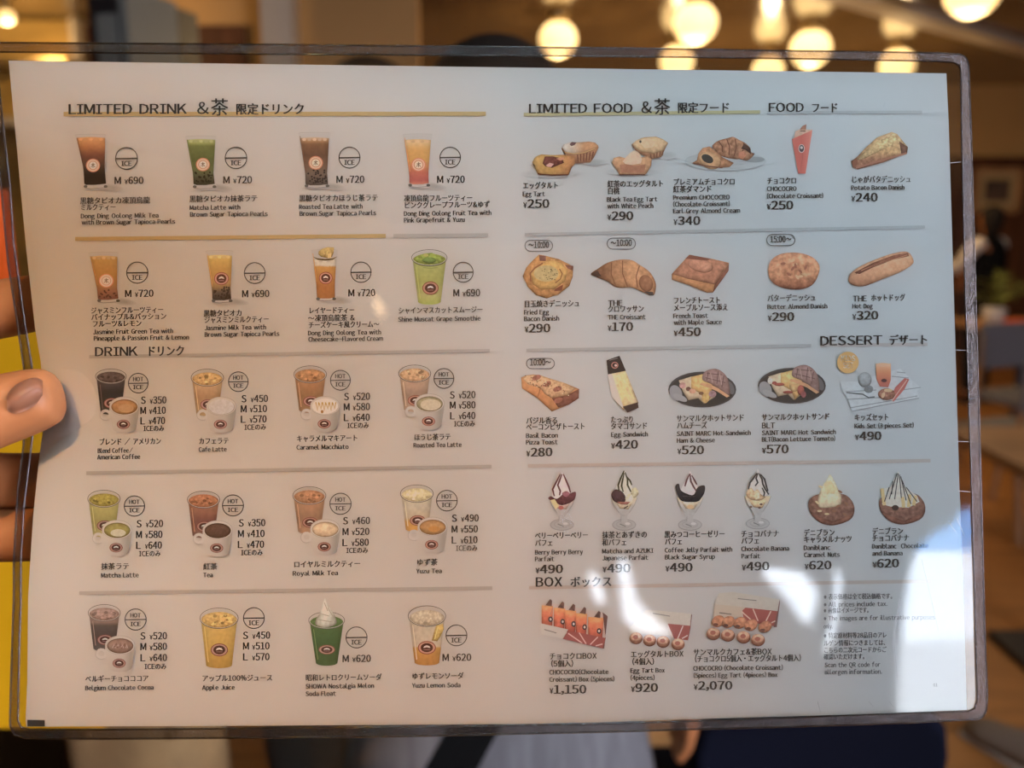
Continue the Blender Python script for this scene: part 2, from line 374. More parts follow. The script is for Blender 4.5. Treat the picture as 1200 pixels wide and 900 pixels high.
for px, py, r, lb, z, en in ((8, 20, 9, 'small ceiling lamp at the far left edge', 2.62, 12), (72, 46, 11.5, 'small ceiling lamp above the left corner of the sleeve', 2.62, 12), (134, 2, 12, 'small ceiling lamp beside the dark cabinet', 2.5, 9)):
    globe_lamp(px, py, r, lb, z, en)
# a small pendant behind the reader, mirrored as a warm spot in the sleeve
mx_, mz_ = mirror(444, 360, -2.2)
t = empty('pendant_lamp', (mx_, -2.2, CEIL), label='small warm pendant bulb behind the reader, mirrored as a soft spot in the sleeve', cat='lamp')
bm = bmesh.new(); lathe(bm, [(.001, mz_-CEIL-.026), (.018, mz_-CEIL-.019), (.026, mz_-CEIL), (.018, mz_-CEIL+.019), (.008, mz_-CEIL+.03)], n=16); bm_obj('bulb', bm, mat('warm bulb', (.9, .8, .6), .3, .4, emit=(1, .72, .42), es=6), t, True)
bm = bmesh.new(); tube(bm, [(0, 0, mz_-CEIL+.028), (0, 0, 0)], .004); bm_obj('cord', bm, M['darkmetal'], t)
bm = bmesh.new(); lathe(bm, [(.04, 0), (.04, -.02), (.02, -.03)], n=16); bm_obj('ceiling_rose', bm, M['darkmetal'], t)

# picture on the far wall
def framed(px0, py0, px1, py1):
    a = on_plane(px0, py1, 1, YF); b = on_plane(px1, py0, 1, YF)
    t = empty('framed_picture', ((a.x+b.x)/2, YF, (a.z+b.z)/2), label='framed picture with pale mount hanging on the dark wall', cat='picture')
    W, H = b.x-a.x, b.z-a.z
    for c, s in (((0, -.02, H/2), (W, .04, .05)), ((0, -.02, -H/2), (W, .04, .05)), ((-W/2, -.02, 0), (.05, .04, H)), ((W/2, -.02, 0), (.05, .04, H))): boxobj('frame_bar', c, s, M['chairwood'], t)
    boxobj('mount', (0, -.008, 0), (W, .012, H), mat('cream mount', (.40, .28, .13), .7), t); boxobj('print', (0, -.017, 0), (W*.55, .006, H*.52), mat('dark print', (.07, .045, .03), .6, noise_amt=.6, scale=6), t)
framed(1139, 199, 1196, 247)

# tall display cabinet, pale post and glowing shelf at the upper left
t = empty('display_cabinet', on_plane(178, 100, 1, 3.6).xy.to_3d(), rz=math.radians(-14), label='tall dark display cabinet with a grey side near the left', cat='cabinet')
boxobj('cabinet_body', (0, 0, 1.15), (.13, .5, 2.3), M['darkmetal'], t); boxobj('side_panel', (.085, -.1, 1.15), (.035, .30, 2.3), M['greymetal'], t); boxobj('glass_door', (.02, -.262, 1.3), (.08, .012, 1.8), M['greymetal'], t); boxobj('door_handle', (-.03, -.28, 1.1), (.015, .03, .4), M['brass'], t)
q = on_plane(330, 60, 1, 4.8)
wallbox('pillar', (q.x-.08, 4.72, 0), (q.x+.08, 4.88, CEIL), M['pale'])
q0, q1 = on_plane(104, 30, 1, 5.0), on_plane(490, 30, 1, 5.0); zt = on_plane(200, 31, 1, 5.0).z; q2 = on_plane(288, 30, 1, 5.0)
wallbox('partition', (q0.x, 5.0, 0), (q1.x, 5.1, CEIL), mat('tan brown plaster', (.44, .25, .09), .7, .2, noise_amt=.08, scale=1.2)); wallbox('trim_3', (q0.x, 4.96, 1.2), (q2.x, 5.0, zt), M['dwood'])
q0, q1 = on_plane(-260, 30, 1, 6.0), on_plane(101, 30, 1, 6.0)
t = empty('wall_unit', ((q0.x+q1.x)/2, 6.0, 0), label='glossy golden back counter wall at the far left', cat='counter')
gold = mat('glossy gold panel', (.48, .30, .08), .3, .6, noise_amt=.3, scale=2.2, stretch=(1, 1, 3)); Wd = q1.x-q0.x
boxobj('back_panel', (0, 0, 1.36), (Wd, .1, 2.7), gold, t); boxobj('shelf', (0, -.18, 2.05), (Wd, .28, .05), M['pale'], t); boxobj('shelf', (0, -.18, 2.42), (Wd, .28, .04), M['brass'], t); boxobj('end_post', (Wd/2, -.08, 1.36), (.07, .22, 2.7), M['pale'], t, bev=.02)
boxobj('counter_top', (0, -.45, .95), (Wd, .8, .06), M['dwood'], t); boxobj('counter_front', (0, -.45, .46), (Wd, .74, .92), M['tan'], t)

# promotional stand: red header over a yellow body, left of the menu
a = at(-150, 215, .70)
t = empty('display_stand', (a.x, a.y, 0), label='promotional floor stand with red header and yellow body left of the menu', cat='stand')
def vpanel(name, x0, x1, z0, z1, y, th, m, parent): return boxobj(name, ((x0+x1)/2-parent.location.x, y-parent.location.y, (z0+z1)/2), (x1-x0, th, z1-z0), m, parent)
hb = on_plane(20, 345, 1, a.y).z; ht = on_plane(20, 222, 1, a.y).z; hl = on_plane(20, 842, 1, a.y).z
xr = on_plane(95, 500, 1, a.y).x; xl = xr-.34
vpanel('header_panel', xl, xr-.045, hb, ht, a.y, .02, M['red'], t); vpanel('body_panel', xl, xr, hl, hb, a.y, .03, M['yellow'], t)
vpanel('side_flap', xl, xl+.02, hl, hb, a.y+.05, .08, M['yellow'], t); vpanel('stand_foot', xl+.06, xl+.10, 0, hl, a.y+.05, .04, M['darkmetal'], t); vpanel('stand_foot', xr-.24, xr-.20, 0, hl, a.y+.05, .04, M['darkmetal'], t); vpanel('base_plate', xl, xr-.14, 0, .015, a.y+.03, .2, M['darkmetal'], t)

# ------------------------------------------------------------------ people behind the menu
def person(name, x, y, h, face, coat, legs, label, coat_to=.45, hem_w=.17, arms=None, sleeve=None, hair_long=False, bulk=1):
    """a standing person: one body of skin, hair and clothes as children; FACE is the heading in degrees (0 looks along -y)"""
    s = h/1.7; R = Matrix.Rotation(math.radians(face), 3, 'Z')
    t = empty('person', (x, y, 0), label=label, cat='person')
    def P(a, b, c): return R @ Vector((a*s, b*s, c*s))
    arms = arms or {}
    def arm(sd):
        e = arms.get(sd, ((.24*sd, .02, 1.12), (.255*sd, -.05, .86)))
        return [(P(0, .01, 1.38), (.10*s, .075*s)), (P(.16*sd, .01, 1.385), .052*s), (P(*e[0]), .040*s), (P(*e[1]), .028*s)], e[1]
    la, wl = arm(-1); ra, wr = arm(1)
    torso = [(P(0, .01, .92), (.145*s, .10*s)), (P(0, .01, 1.08), (.12*s, .09*s)), (P(0, .01, 1.25), (.135*s, .095*s)), (P(0, .01, 1.38), (.10*s, .075*s)), (P(0, 0, 1.45), .05*s), (P(0, -.01, 1.50), .052*s), (P(0, -.02, 1.565), (.072*s, .085*s)), (P(0, -.01, 1.635), (.070*s, .083*s)), (P(0, -.005, 1.67), .045*s)]
    lg = [[(P(0, .01, .92), (.145*s, .10*s)), (P(.085*sd, .01, .84), .085*s), (P(.09*sd, 0, .48), .055*s), (P(.09*sd, .01, .10), .038*s), (P(.09*sd, -.04, .045), .04*s), (P(.09*sd, -.14, .035), .03*s)] for sd in (-1, 1)]
    hands = []
    for wp in (wl, wr):
        W = Vector(wp); sd = 1 if W.x > 0 else -1
        pal = W + Vector((0, -.01, -.075)); ch = [[(P(*W), .028*s), (P(*pal), (.036*s, .02*s))]]
        for i in range(4):
            f0 = pal + Vector((0, (-.027+.018*i), -.03)); f1 = f0 + Vector((-.004*sd, -.003, -.035-.004*(i in (1, 2)))); f2 = f1 + Vector((-.012*sd, -.006, -.025))
            ch.append([(P(*pal), (.036*s, .02*s)), (P(*f0), .010*s), (P(*f1), .0085*s), (P(*f2), .007*s)])
        th0 = W + Vector((-.01*sd, -.035, -.05)); ch.append([(P(*pal), (.036*s, .02*s)), (P(*th0), .011*s), (P(*(th0+Vector((-.008*sd, -.012, -.035)))), .009*s)])
        hands += ch
    nose = [(P(0, -.02, 1.565), (.072*s, .085*s)), (P(0, -.108, 1.575), .014*s)]
    skin('body', [torso, la, ra]+lg+hands+[nose], M['skin'], t)
    for sd in (-1, 1):
        bm = bmesh.new(); r = bmesh.ops.create_uvsphere(bm, u_segments=10, v_segments=8, radius=.012*s); bmesh.ops.translate(bm, vec=P(.03*sd, -.092, 1.60), verts=r['verts'])
        bm_obj('eye', bm, M['black'], t, True)
    bm = bmesh.new(); r = bmesh.ops.create_uvsphere(bm, u_segments=28, v_segments=18, radius=1)
    for v in list(bm.verts):
        c = v.co.copy(); fr = c.y < -.25 and c.z < .35
        v.co = P(c.x*.088*(1+.05*noise.noise(c*3)), .005+c.y*(.092 if c.y < 0 else .108), 1.612+c.z*.093*(1.0 if c.z > 0 else (1.9 if hair_long else 1.05)))
        if fr: v.co = P(c.x*.075, -.045, 1.63+c.z*.05)
    bm_obj('hair', bm, M['hair'], t, True)
    skin('trousers', [[(P(0, .01, .96), .085*s), (P(.085*sd, .01, .84), .092*s), (P(.092*sd, 0, .48), .075*s), (P(.094*sd, .01, .10), .062*s)] for sd in (-1, 1)], legs, t)
    for sd in (-1, 1):
        bm = bmesh.new(); box(bm, P(.09*sd, -.05, .04), (.095*s, .26*s, .075*s), math.radians(face), .02); bm_obj('shoe', bm, M['black'], t, True)
    ct = [[(P(0, .01, coat_to), (hem_w*s*bulk, hem_w*.75*s)), (P(0, .01, .75), (.185*s*bulk, .13*s)), (P(0, .01, 1.05), (.165*s, .115*s)), (P(0, .01, 1.26), (.175*s, .115*s)), (P(0, .01, 1.385), (.15*s, .095*s)), (P(0, .005, 1.43), (.085*s, .075*s)), (P(0, 0, 1.47), .062*s)]]
    skin('coat', ct, coat, t)
    for sd, a in ((-1, la), (1, ra)):
        pts = [q[0] for q in a]; skin('sleeve', [[(pts[1].lerp(pts[0], .55)+Vector((0, 0, .012*s)), (.075*s, .062*s)), (pts[1]+Vector((0, 0, .004*s)), .072*s), (pts[1].lerp(pts[2], .45), .062*s), (pts[2], .055*s), (pts[2].lerp(pts[3], .92), .046*s)]], sleeve or coat, t)
    return t
hp = at(580, 40, 1.02)
person('person', hp.x, hp.y-.02, hp.z-.010, 180, M['greycoat'], M['greycoat'], 'person in a grey coat standing right behind the menu, only hair and coat hem showing', .5, .22, {1: ((.22, -.08, 1.12), (.12, -.26, 1.05)), -1: ((-.25, .0, 1.10), (-.262, .02, .93))}, bulk=1.3)
hp2 = at(432, 66, 1.5)
person('person', hp2.x, hp2.y, hp2.z-.005, 170, M['darkcoat'], M['black'], 'dark haired person in a long dark coat, left of the grey coat', .22, .2, {1: ((.22, -.08, 1.12), (.12, -.26, 1.05)), -1: ((-.22, -.08, 1.12), (-.12, -.26, 1.05))}, bulk=1.4)
hp3 = on_plane(1163, 241, 1, 6.6)
person('person', hp3.x, hp3.y, hp3.z, 205, M['black'], M['black'], 'person with black hair and one pale sleeve standing below the framed picture', .5, .2, {-1: ((-.22, -.12, 1.15), (-.12, -.30, 1.12)), 1: ((.24, -.10, 1.16), (.16, -.30, 1.22))}, M['white_cloth'], True)
# strap of a black bag across the grey coat
t = empty('shoulder_bag', at(400, 1010, .88), label='black shoulder bag whose wide strap crosses the grey coat', cat='bag')
def strap(name, pts, wd, th, m, parent):
    bm = bmesh.new(); pr = None
    for p, u in pts:
        p = Vector(p)-parent.location; u = Vector(u).normalized()*wd/2; n = Vector((0, -th/2, 0))
        ring = [bm.verts.new(p+a) for a in (-u-n, u-n, u+n, -u+n)]
        if pr:
            for i in range(4): bm.faces.new((pr[i], pr[(i+1) % 4], ring[(i+1) % 4], ring[i]))
        else: bm.faces.new(ring[::-1])
        pr = ring
    bm.faces.new(pr); return bm_obj(name, bm, m, parent)
strap('strap', [(at(x, y, z), RIGHT) for x, y, z in ((752, 300, 1.02), (775, 390, .93), (765, 500, .93), (705, 630, .94), (645, 720, .945), (590, 800, .945), (550, 862, .94), (528, 902, .93), (495, 950, .92), (455, 1010, .90), (425, 1050, .89))], .057, .006, M['black'], t)
bm = bmesh.new(); box(bm, at(400, 1130, .885)-t.location, (.28, .09, .20), 0, .025); bm_obj('bag_body', bm, M['black'], t)

# slatted bench, beige bag, navy armchair at the bottom
bp = at(40, 880, 1.35)
t = empty('slatted_bench', (bp.x-.40, bp.y+.05, 0), rz=math.radians(28), label='dark wooden slatted bench at the lower left', cat='bench')
for i in range(12): boxobj('slat', (-.62+i*.105, 0, bp.z-.03), (.088, .62, .03), M['slat'], t)
boxobj('seat_board', (-.04, 0, bp.z-.048), (1.24, .58, .012), M['dwood'], t)
for sx in (-1, 1):
    for sy in (-1, 1): boxobj('leg', (sx*.55, sy*.25, (bp.z-.05)/2), (.05, .05, bp.z-.05), M['dwood'], t)
    boxobj('rail', (sx*.55, 0, bp.z-.07), (.05, .55, .05), M['dwood'], t)
c = at(188, 960, 1.12); t = empty('tote_bag', (c.x, c.y, c.z-.22), label='beige canvas tote bag with soft folds beside the bench', cat='bag')
bm = bmesh.new(); rings = []
for j in range(9):
    z = j/8*.42; ring = []
    for i in range(28):
        a = 2*math.pi*i/28; f = 1+.10*math.sin(5*a+j*.3)*(j/8)
        ring.append(bm.verts.new((.088*f*abs(math.cos(a))**.6*math.copysign(1, math.cos(a)), .06*f*abs(math.sin(a))**.6*math.copysign(1, math.sin(a)), z)))
    rings.append(ring)
for a, b in zip(rings, rings[1:]):
    for i in range(28): bm.faces.new((a[i], a[(i+1) % 28], b[(i+1) % 28], b[i]))
bm.faces.new(rings[0][::-1]); bm_obj('bag_body', bm, M['beige'], t, True)
for sy in (-1, 1):
    bm = bmesh.new(); tube(bm, [(-.05, sy*.055, .38), (-.045, sy*.05, .5), (0, sy*.045, .56), (.045, sy*.05, .5), (.05, sy*.055, .38)], .01); bm_obj('handle', bm, M['beige'], t, True)
t = empty('bag_stool', (c.x, c.y, 0), label='low dark stool under the beige tote bag', cat='stool')
boxobj('seat', (0, 0, c.z-.245), (.26, .24, .05), M['dwood'], t, bev=.01)
for sx in (-1, 1):
    for sy in (-1, 1): boxobj('leg', (sx*.1, sy*.09, (c.z-.27)/2), (.03, .03, c.z-.27), M['dwood'], t)
c = at(945, 880, 1.25); t = empty('upholstered_chair', (c.x, c.y, 0), label='dark navy upholstered chair seen from behind, below the box pictures of the menu', cat='chair')
bm = bmesh.new(); prof = [(.140, .44), (.150, .52), (.165, .62), (.174, .70), (.176, .76), (.168, .80), (.14, .825), (.08, .838)]
out = [(-x, z) for x, z in prof]+[(x, z) for x, z in prof[::-1]]; rings = []
for y, k_ in ((-.028, .93), (-.034, .97), (-.02, 1), (.02, 1), (.034, .97), (.03, .93)):
    rings.append([bm.verts.new((x*k_, y-.10*(z-.44), .63+(z-.63)*k_)) for x, z in out])
n = len(out)
for a, b in zip(rings, rings[1:]):
    for i in range(n): bm.faces.new((a[i], a[(i+1) % n], b[(i+1) % n], b[i]))
bm.faces.new(rings[0][::-1]); bm.faces.new(rings[-1]); bm_obj('backrest', bm, M['navy'], t, True)
boxobj('seat', (0, .20, .43), (.38, .40, .09), M['navy'], t, bev=.03)
for sx in (-1, 1):
    for sy, dy in ((.03, -.04), (.37, .03)):
        bm = bmesh.new(); tube(bm, [(sx*.15, sy, .40), (sx*.17, sy+dy, 0)], [.018, .012]); bm_obj('leg', bm, M['dwood'], t)

# tables and chairs at the right
def chair(x, y, rz, label, wood=True):
    t = empty('cafe_chair', (x, y, 0), rz, label=label, cat='chair', group='cafe chairs at the right')
    boxobj('seat', (0, 0, .44), (.42, .42, .05), M['greyseat'], t, bev=.012); boxobj('backrest', (0, .2, .72), (.42, .04, .26), M['greyseat'], t, bev=.012)
    for sx in (-1, 1):
        bm = bmesh.new(); tube(bm, [(sx*.19, -.19, .42), (sx*.21, -.24, 0)], .017); bm_obj('leg', bm, M['chairwood'], t)
        bm = bmesh.new(); tube(bm, [(sx*.19, .2, .80), (sx*.19, .19, .42), (sx*.21, .27, 0)], .017); bm_obj('leg', bm, M['chairwood'], t)
    return t
def table(x, y, label, w=.75):
    t = empty('cafe_table', (x, y, 0), label=label, cat='table', group='cafe tables at the right')
    boxobj('table_top', (0, 0, .72), (w, w, .035), M['chairwood'], t, bev=.008); bm = bmesh.new(); tube(bm, [(0, 0, .03), (0, 0, .705)], .03); bm_obj('pedestal', bm, M['darkmetal'], t); boxobj('foot', (0, 0, .015), (.42, .42, .03), M['darkmetal'], t)
    return t
q = on_plane(1185, 380, 2, .74); table(q.x+.1, q.y, 'wooden cafe table with a plant on it near the picture')
t = empty('potted_plant', (q.x-.18, q.y-.1, .7375), label='small yellow green plant in a white pot on the cafe table', cat='plant')
bm = bmesh.new(); lathe(bm, [(.05, 0), (.075, .12), (.07, .125), (.045, .10)]); bm_obj('pot', bm, M['white_cloth'], t, True)
bm = bmesh.new(); rnd = random.Random(2)
for i in range(110):
    a = rnd.random()*6.28; b = rnd.random()*1.3; R_ = .05+.15*rnd.random(); p = Vector((R_*math.cos(a)*math.sin(b), R_*math.sin(a)*math.sin(b), .13+R_*1.2*math.cos(b))); u = Vector((math.cos(a+1), math.sin(a+1), .3))*.035; v = Vector((-math.sin(a), math.cos(a), .6))*.018
    bm.faces.new([bm.verts.new(p+k_) for k_ in (-u, v, u, -v)])
bm_obj('foliage', bm, M['green'], t)
t = empty('tray', (q.x+.12, q.y-.1, .7375), label='orange tray with a cup on the cafe table', cat='tray'); boxobj('tray_plate', (0, 0, .012), (.34, .24, .02), M['red'], t, bev=.006); boxobj('tray_rim', (0, .12, .02), (.34, .012, .03), M['red'], t)
q = on_plane(1178, 470, 2, .6); chair(q.x+.05, q.y, math.radians(200), 'grey cafe chair nearest the menu, with a slanted wooden leg')
q2 = on_plane(1190, 400, 2, .8); chair(q2.x+.25, q2.y+.2, math.radians(20), 'grey cafe chair behind the nearest one, by the table')
q = on_plane(1215, 540, 2, .72); table(q.x+.25, q.y, 'wooden cafe table beside the nearest chair, cut by the picture edge')
# shoe of somebody at the lower right
q = on_plane(1182, 868, 2, .05); t = empty('shoe', (q.x, q.y, 0), rz=math.radians(205), label='pale grey shoe on the orange floor at the lower right', cat='shoe')
bm = bmesh.new(); rings = []
for j, (y, wd, hgt) in enumerate(((-.13, .02, .02), (-.11, .038, .045), (-.06, .046, .06), (0, .04, .075), (.06, .036, .095), (.11, .034, .10), (.13, .022, .085))):
    rings.append([bm.verts.new((wd*math.cos(a), y, .02+hgt*max(0, math.sin(a)))) for a in [math.pi*i/8 for i in range(9)]])
for a, b in zip(rings, rings[1:]):
    for i in range(8): bm.faces.new((a[i], a[i+1], b[i+1], b[i]))
    bm.faces.new((a[0], b[0], b[8], a[8]))
bm.faces.new(rings[0]); bm.faces.new(rings[-1][::-1]); bm_obj('upper', bm, M['shoe'], t, True); boxobj('sole', (0, 0, .011), (.085, .255, .022), M['pale'], t, bev=.008)
# ------------------------------------------------------------------ printing: inks lie on the paper as real flat shapes
GX = [0, 300, 600, 900, 1150]; GY = [70, 330, 480, 620, 760, 850]
GC = [[(178, 168, 158), (182, 176, 172), (188, 190, 195), (178, 183, 190), (172, 182, 192)],
      [(165, 148, 125), (162, 147, 128), (178, 176, 172), (168, 175, 180), (170, 182, 190)],
      [(200, 172, 138), (180, 158, 128), (172, 165, 155), (172, 178, 183), (172, 182, 188)],
      [(208, 178, 145), (198, 176, 150), (178, 168, 155), (160, 164, 168), (165, 174, 182)],
      [(205, 173, 135), (188, 163, 138), (160, 150, 140), (150, 150, 152), (150, 155, 160)],
      [(200, 168, 130), (180, 156, 132), (155, 146, 138), (145, 146, 150), (145, 150, 155)]]
def cellof(v, G):
    v = min(max(v, G[0]), G[-1]-1e-6)
    for i in range(len(G)-1):
        if v < G[i+1]: return i, (v-G[i])/(G[i+1]-G[i])
def seen_paper(px, py):      # how light the bare sheet looks here in the photograph
    i, u = cellof(px, GX); j, v = cellof(py, GY)
    return tuple((GC[j][i][k]*(1-u)+GC[j][i+1][k]*u)*(1-v)+(GC[j+1][i][k]*(1-u)+GC[j+1][i+1][k]*u)*v for k in range(3))
def ink(c, p):               # reflectance of an ink that looks like c beside that paper
    q = lin(seen_paper(*p)); c = lin(c)
    a = [c[k]/q[k]*.62 for k in range(3)]; m = .3*a[0]+.55*a[1]+.15*a[2]
    return tuple(min(.82, max(.012, .77*v+.23*m)) for v in a)
def segd(x, y, a, b):
    dx, dy = b[0]-a[0], b[1]-a[1]; t = ((x-a[0])*dx+(y-a[1])*dy)/(dx*dx+dy*dy+1e-9); t = min(1, max(0, t))
    return math.hypot(x-a[0]-t*dx, y-a[1]-t*dy)
LAYER = 2.2e-5
class Ink:
    def __init__(s): s.v = []; s.f = []; s.c = []; s.z = 1
    def add(s, V, T, cols, z=None):
        z = s.z if z is None else z
        n = len(s.v); s.v += [(x, y, z) for x, y in V]; s.f += [tuple(i+n for i in t) for t in T]; s.c += cols
    def poly(s, pts, c, step=None, smooth=False, nz=0, ns=.25, up=True):
        """an area; C a colour as seen in the photograph or a function (x, y) -> colour; nz mottles it"""
        if smooth: pts = spline(pts)
        fn = c if callable(c) else None
        if step is None: step = 1.5 if (fn or nz) else 0
        big = max(max(p[0] for p in pts)-min(p[0] for p in pts), max(p[1] for p in pts)-min(p[1] for p in pts))
        if big > 7:
            pts = interp(pts, 3.5); step = step or 5
        V, T = fill(pts, step, .25)
        if not T: return
        ctr = (sum(p[0] for p in pts)/len(pts), sum(p[1] for p in pts)/len(pts))
        cols = []; ys_ = [p[1] for p in pts]; ht = max(ys_)-min(ys_); round_ = nz >= .12 and big > 11
        for x, y in V:
            k = fn(x, y) if fn else c
            if nz:
                q = (x*ns, y*ns, s.z*1.7+ctr[0]*.13); d = 1+nz*(.75*noise.noise(q)+.55*noise.noise((q[0]*2.6, q[1]*2.6, q[2]+9)))
                if round_: # a printed photograph of something bulky: its shading is put into the ink, paler above, browner towards the outline
                    e = min(segd(x, y, pts[i-1], pts[i]) for i in range(len(pts)))
                    d *= 1.05-.30*math.exp(-e/1.7)*(1.15 if y > ctr[1] else .6)-.16*(y-ctr[1])/ht
                k = (min(255, k[0]*d), min(255, k[1]*d**1.12), min(255, k[2]*d**1.25))
            cols.append(ink(k, ctr))
        s.add(V, T, cols)
        if up: s.z += 1
    def ell(s, cx, cy, rx, ry, c, n=28, rot=0, **k):
        a = math.radians(rot)
        s.poly([(cx+rx*math.cos(t)*math.cos(a)-ry*math.sin(t)*math.sin(a), cy+rx*math.cos(t)*math.sin(a)+ry*math.sin(t)*math.cos(a)) for t in [2*math.pi*i/n for i in range(n)]], c, **k)
    def ring(s, cx, cy, rx, ry, wd, c, n=36, a0=0, a1=360):
        V = []; T = []; full = a1-a0 >= 360; N = n if full else n+1
        for i in range(N):
            t = math.radians(a0+(a1-a0)*i/n)
            for q in (-wd/2, wd/2): V.append((cx+(rx+q)*math.cos(t), cy+(ry+q)*math.sin(t)))
        for i in range(n):
            j = (i+1) % N; T.append((2*i, 2*j, 2*j+1, 2*i+1))
        s.add(V, T, [ink(c, (cx, cy))]*len(V)); s.z += 1
    def line(s, pts, wd, c, up=True):
        V = []; T = []
        for i, p in enumerate(pts):
            a = pts[max(0, i-1)]; b = pts[min(len(pts)-1, i+1)]; l = math.hypot(b[0]-a[0], b[1]-a[1]) or 1
            ww = wd[i] if isinstance(wd, (list, tuple)) else wd
            nx, ny = -(b[1]-a[1])/l*ww/2, (b[0]-a[0])/l*ww/2
            V += [(p[0]-nx, p[1]-ny), (p[0]+nx, p[1]+ny)]
        for i in range(len(pts)-1): T.append((2*i, 2*i+1, 2*i+3, 2*i+2))
        s.add(V, T, [ink(c, pts[0])]*len(V))
        if up: s.z += 1
    def build(s, name, parent=None, label=None, base=0):
        me = bpy.data.meshes.new(name)
        me.from_pydata([surf(x, y, (z+base)*LAYER + 2e-5) for x, y, z in s.v], [], s.f)
        ca = me.color_attributes.new('ink', 'FLOAT_COLOR', 'POINT')
        ca.data.foreach_set('color', [q for c in s.c for q in (*c, 1.0)])
        return menu_part(name, me, M['ink'], parent, label=label)

# glyphs: the outlines of every character used, once
SL = [(133, -.004), (277, -.012), (412, -.0155), (550, -.015), (690, -.013), (850, -.009)]
def slope(y):
    y = min(max(y, 133), 849)
    for (a, p), (b, q) in zip(SL, SL[1:]):
        if a <= y <= b: return p+(q-p)*(y-a)/(b-a)
GL = {}
def need(texts):
    chars = sorted({c for t in texts for c in t if c != ' ' and c not in GL})
    objs = []
    for c in chars:
        f = '￥' if c == '¥' else chr(ord(c)+0xFEE0) if 0x21 <= ord(c) <= 0x7e else c
        cu = bpy.data.curves.new('glyph', 'FONT'); cu.body = f; cu.resolution_u = 2
        o = bpy.data.objects.new('glyph', cu); col.objects.link(o); objs.append((c, o))
    bpy.context.view_layer.update(); dg = bpy.context.evaluated_depsgraph_get()
    for c, o in objs:
        me = bpy.data.meshes.new_from_object(o.evaluated_get(dg))
        V = [(v.co.x, v.co.y) for v in me.vertices]; T = [tuple(p.vertices) for p in me.polygons]
        if ord(c) < 0x7f or c == '¥':
            x0 = min(v[0] for v in V); x1 = max(v[0] for v in V)
            V = [(x-x0+.05, y) for x, y in V]; adv = x1-x0+.11
        else: adv = 1.0
        GL[c] = (V, T, adv); bpy.data.meshes.remove(me)
    for c, o in objs:
        cu = o.data; bpy.data.objects.remove(o); bpy.data.curves.remove(cu)
    def rects(*rs):
        V = []; T = []
        for x0, y0, x1, y1 in rs:
            n = len(V); V += [(x0, y0), (x1, y0), (x1, y1), (x0, y1)]; T.append((n, n+1, n+2, n+3))
        return V, T
    V, T = rects((.19, .0, .28, .73), (.05, 0, .42, .08), (.05, .65, .42, .73)); GL['I'] = (V, T, .47)
DARK = (58, 52, 48)
def text(k, s, x0, yb, x1, em, bold=.05, c=DARK, sl=None):
    """one printed line from x0 to x1 on the baseline yb (at x0); em is its size in px"""
    cur = 0; parts = []
    for ch in s:
        if ch == ' ': cur += .42; continue
        V, T, adv = GL[ch]; parts.append((ch, cur)); cur += adv
    cjk = any(ord(ch) > 0x2fff for ch in s)
    if cjk: yb -= .10*em
    sx = (x1-x0)/max(cur, .1); m = slope(yb) if sl is None else sl
    cc = ink(c, (x0, yb))
    for ch, off in parts:
        V, T, _ = GL[ch]
        for d in ((-bold/2, 0), (bold/2, 0)) if bold else ((0, 0),):
            P = [(x0+(x+off)*sx+d[0]*em, yb-y*em+m*(x+off)*sx) for x, y in V]
            k.add(P, T, [cc]*len(P), 1)
def price(k, s, x0, yb, x1, em):
    """'M ¥690' or '¥250': the yen sign is printed small"""
    m = slope(yb); W = x1-x0
    if s[0] == '¥':
        a = .155 if len(s) < 6 else .11
        text(k, '¥', x0, yb, x0+a*W, em*.66, .08); text(k, s[1:], x0+a*W, yb+m*a*W, x1, em, .09)
    else:
        text(k, s[0], x0, yb, x0+.235*W if s[0] == 'M' else x0+.2*W, em, .06)
        text(k, '¥', x0+.34*W, yb, x0+.47*W, em*.66, .06); text(k, s[2:], x0+.47*W, yb+m*.46*W, x1, em, .06)
# headings: (latin, x0, yb, x1, kanji bits...)
HEADS = [
 ('LIMITED DRINK', [('LIMITED DRINK', 79.8, 133.8, 219.8, 16), ('&', 230, 133.5, 246, 19), ('茶', 246.5, 136, 268, 22), ('限定ドリンク', 276, 134.8, 357.5, 14.5)]),
 ('LIMITED FOOD', [('LIMITED FOOD', 619.5, 132.7, 742, 15), ('&', 750.7, 132.5, 765, 18.5), ('茶', 766, 135, 786, 21), ('限定フード', 793.7, 133, 855.7, 14)]),
 ('FOOD', [('FOOD', 900.5, 131.2, 942.5, 14.4), ('フード', 950.5, 132.4, 982.5, 13)]),
 ('DRINK', [('DRINK', 110.9, 417.5, 162, 14.4), ('ドリンク', 171.5, 418, 216.8, 13.5)]),
 ('DESSERT', [('DESSERT', 961, 404.9, 1034.5, 14.8), ('デザート', 1041.5, 405, 1088, 13.5)]),
 ('BOX', [('BOX', 627.5, 687.6, 659.5, 15), ('ボックス', 668, 688.4, 717.4, 13.5)])]
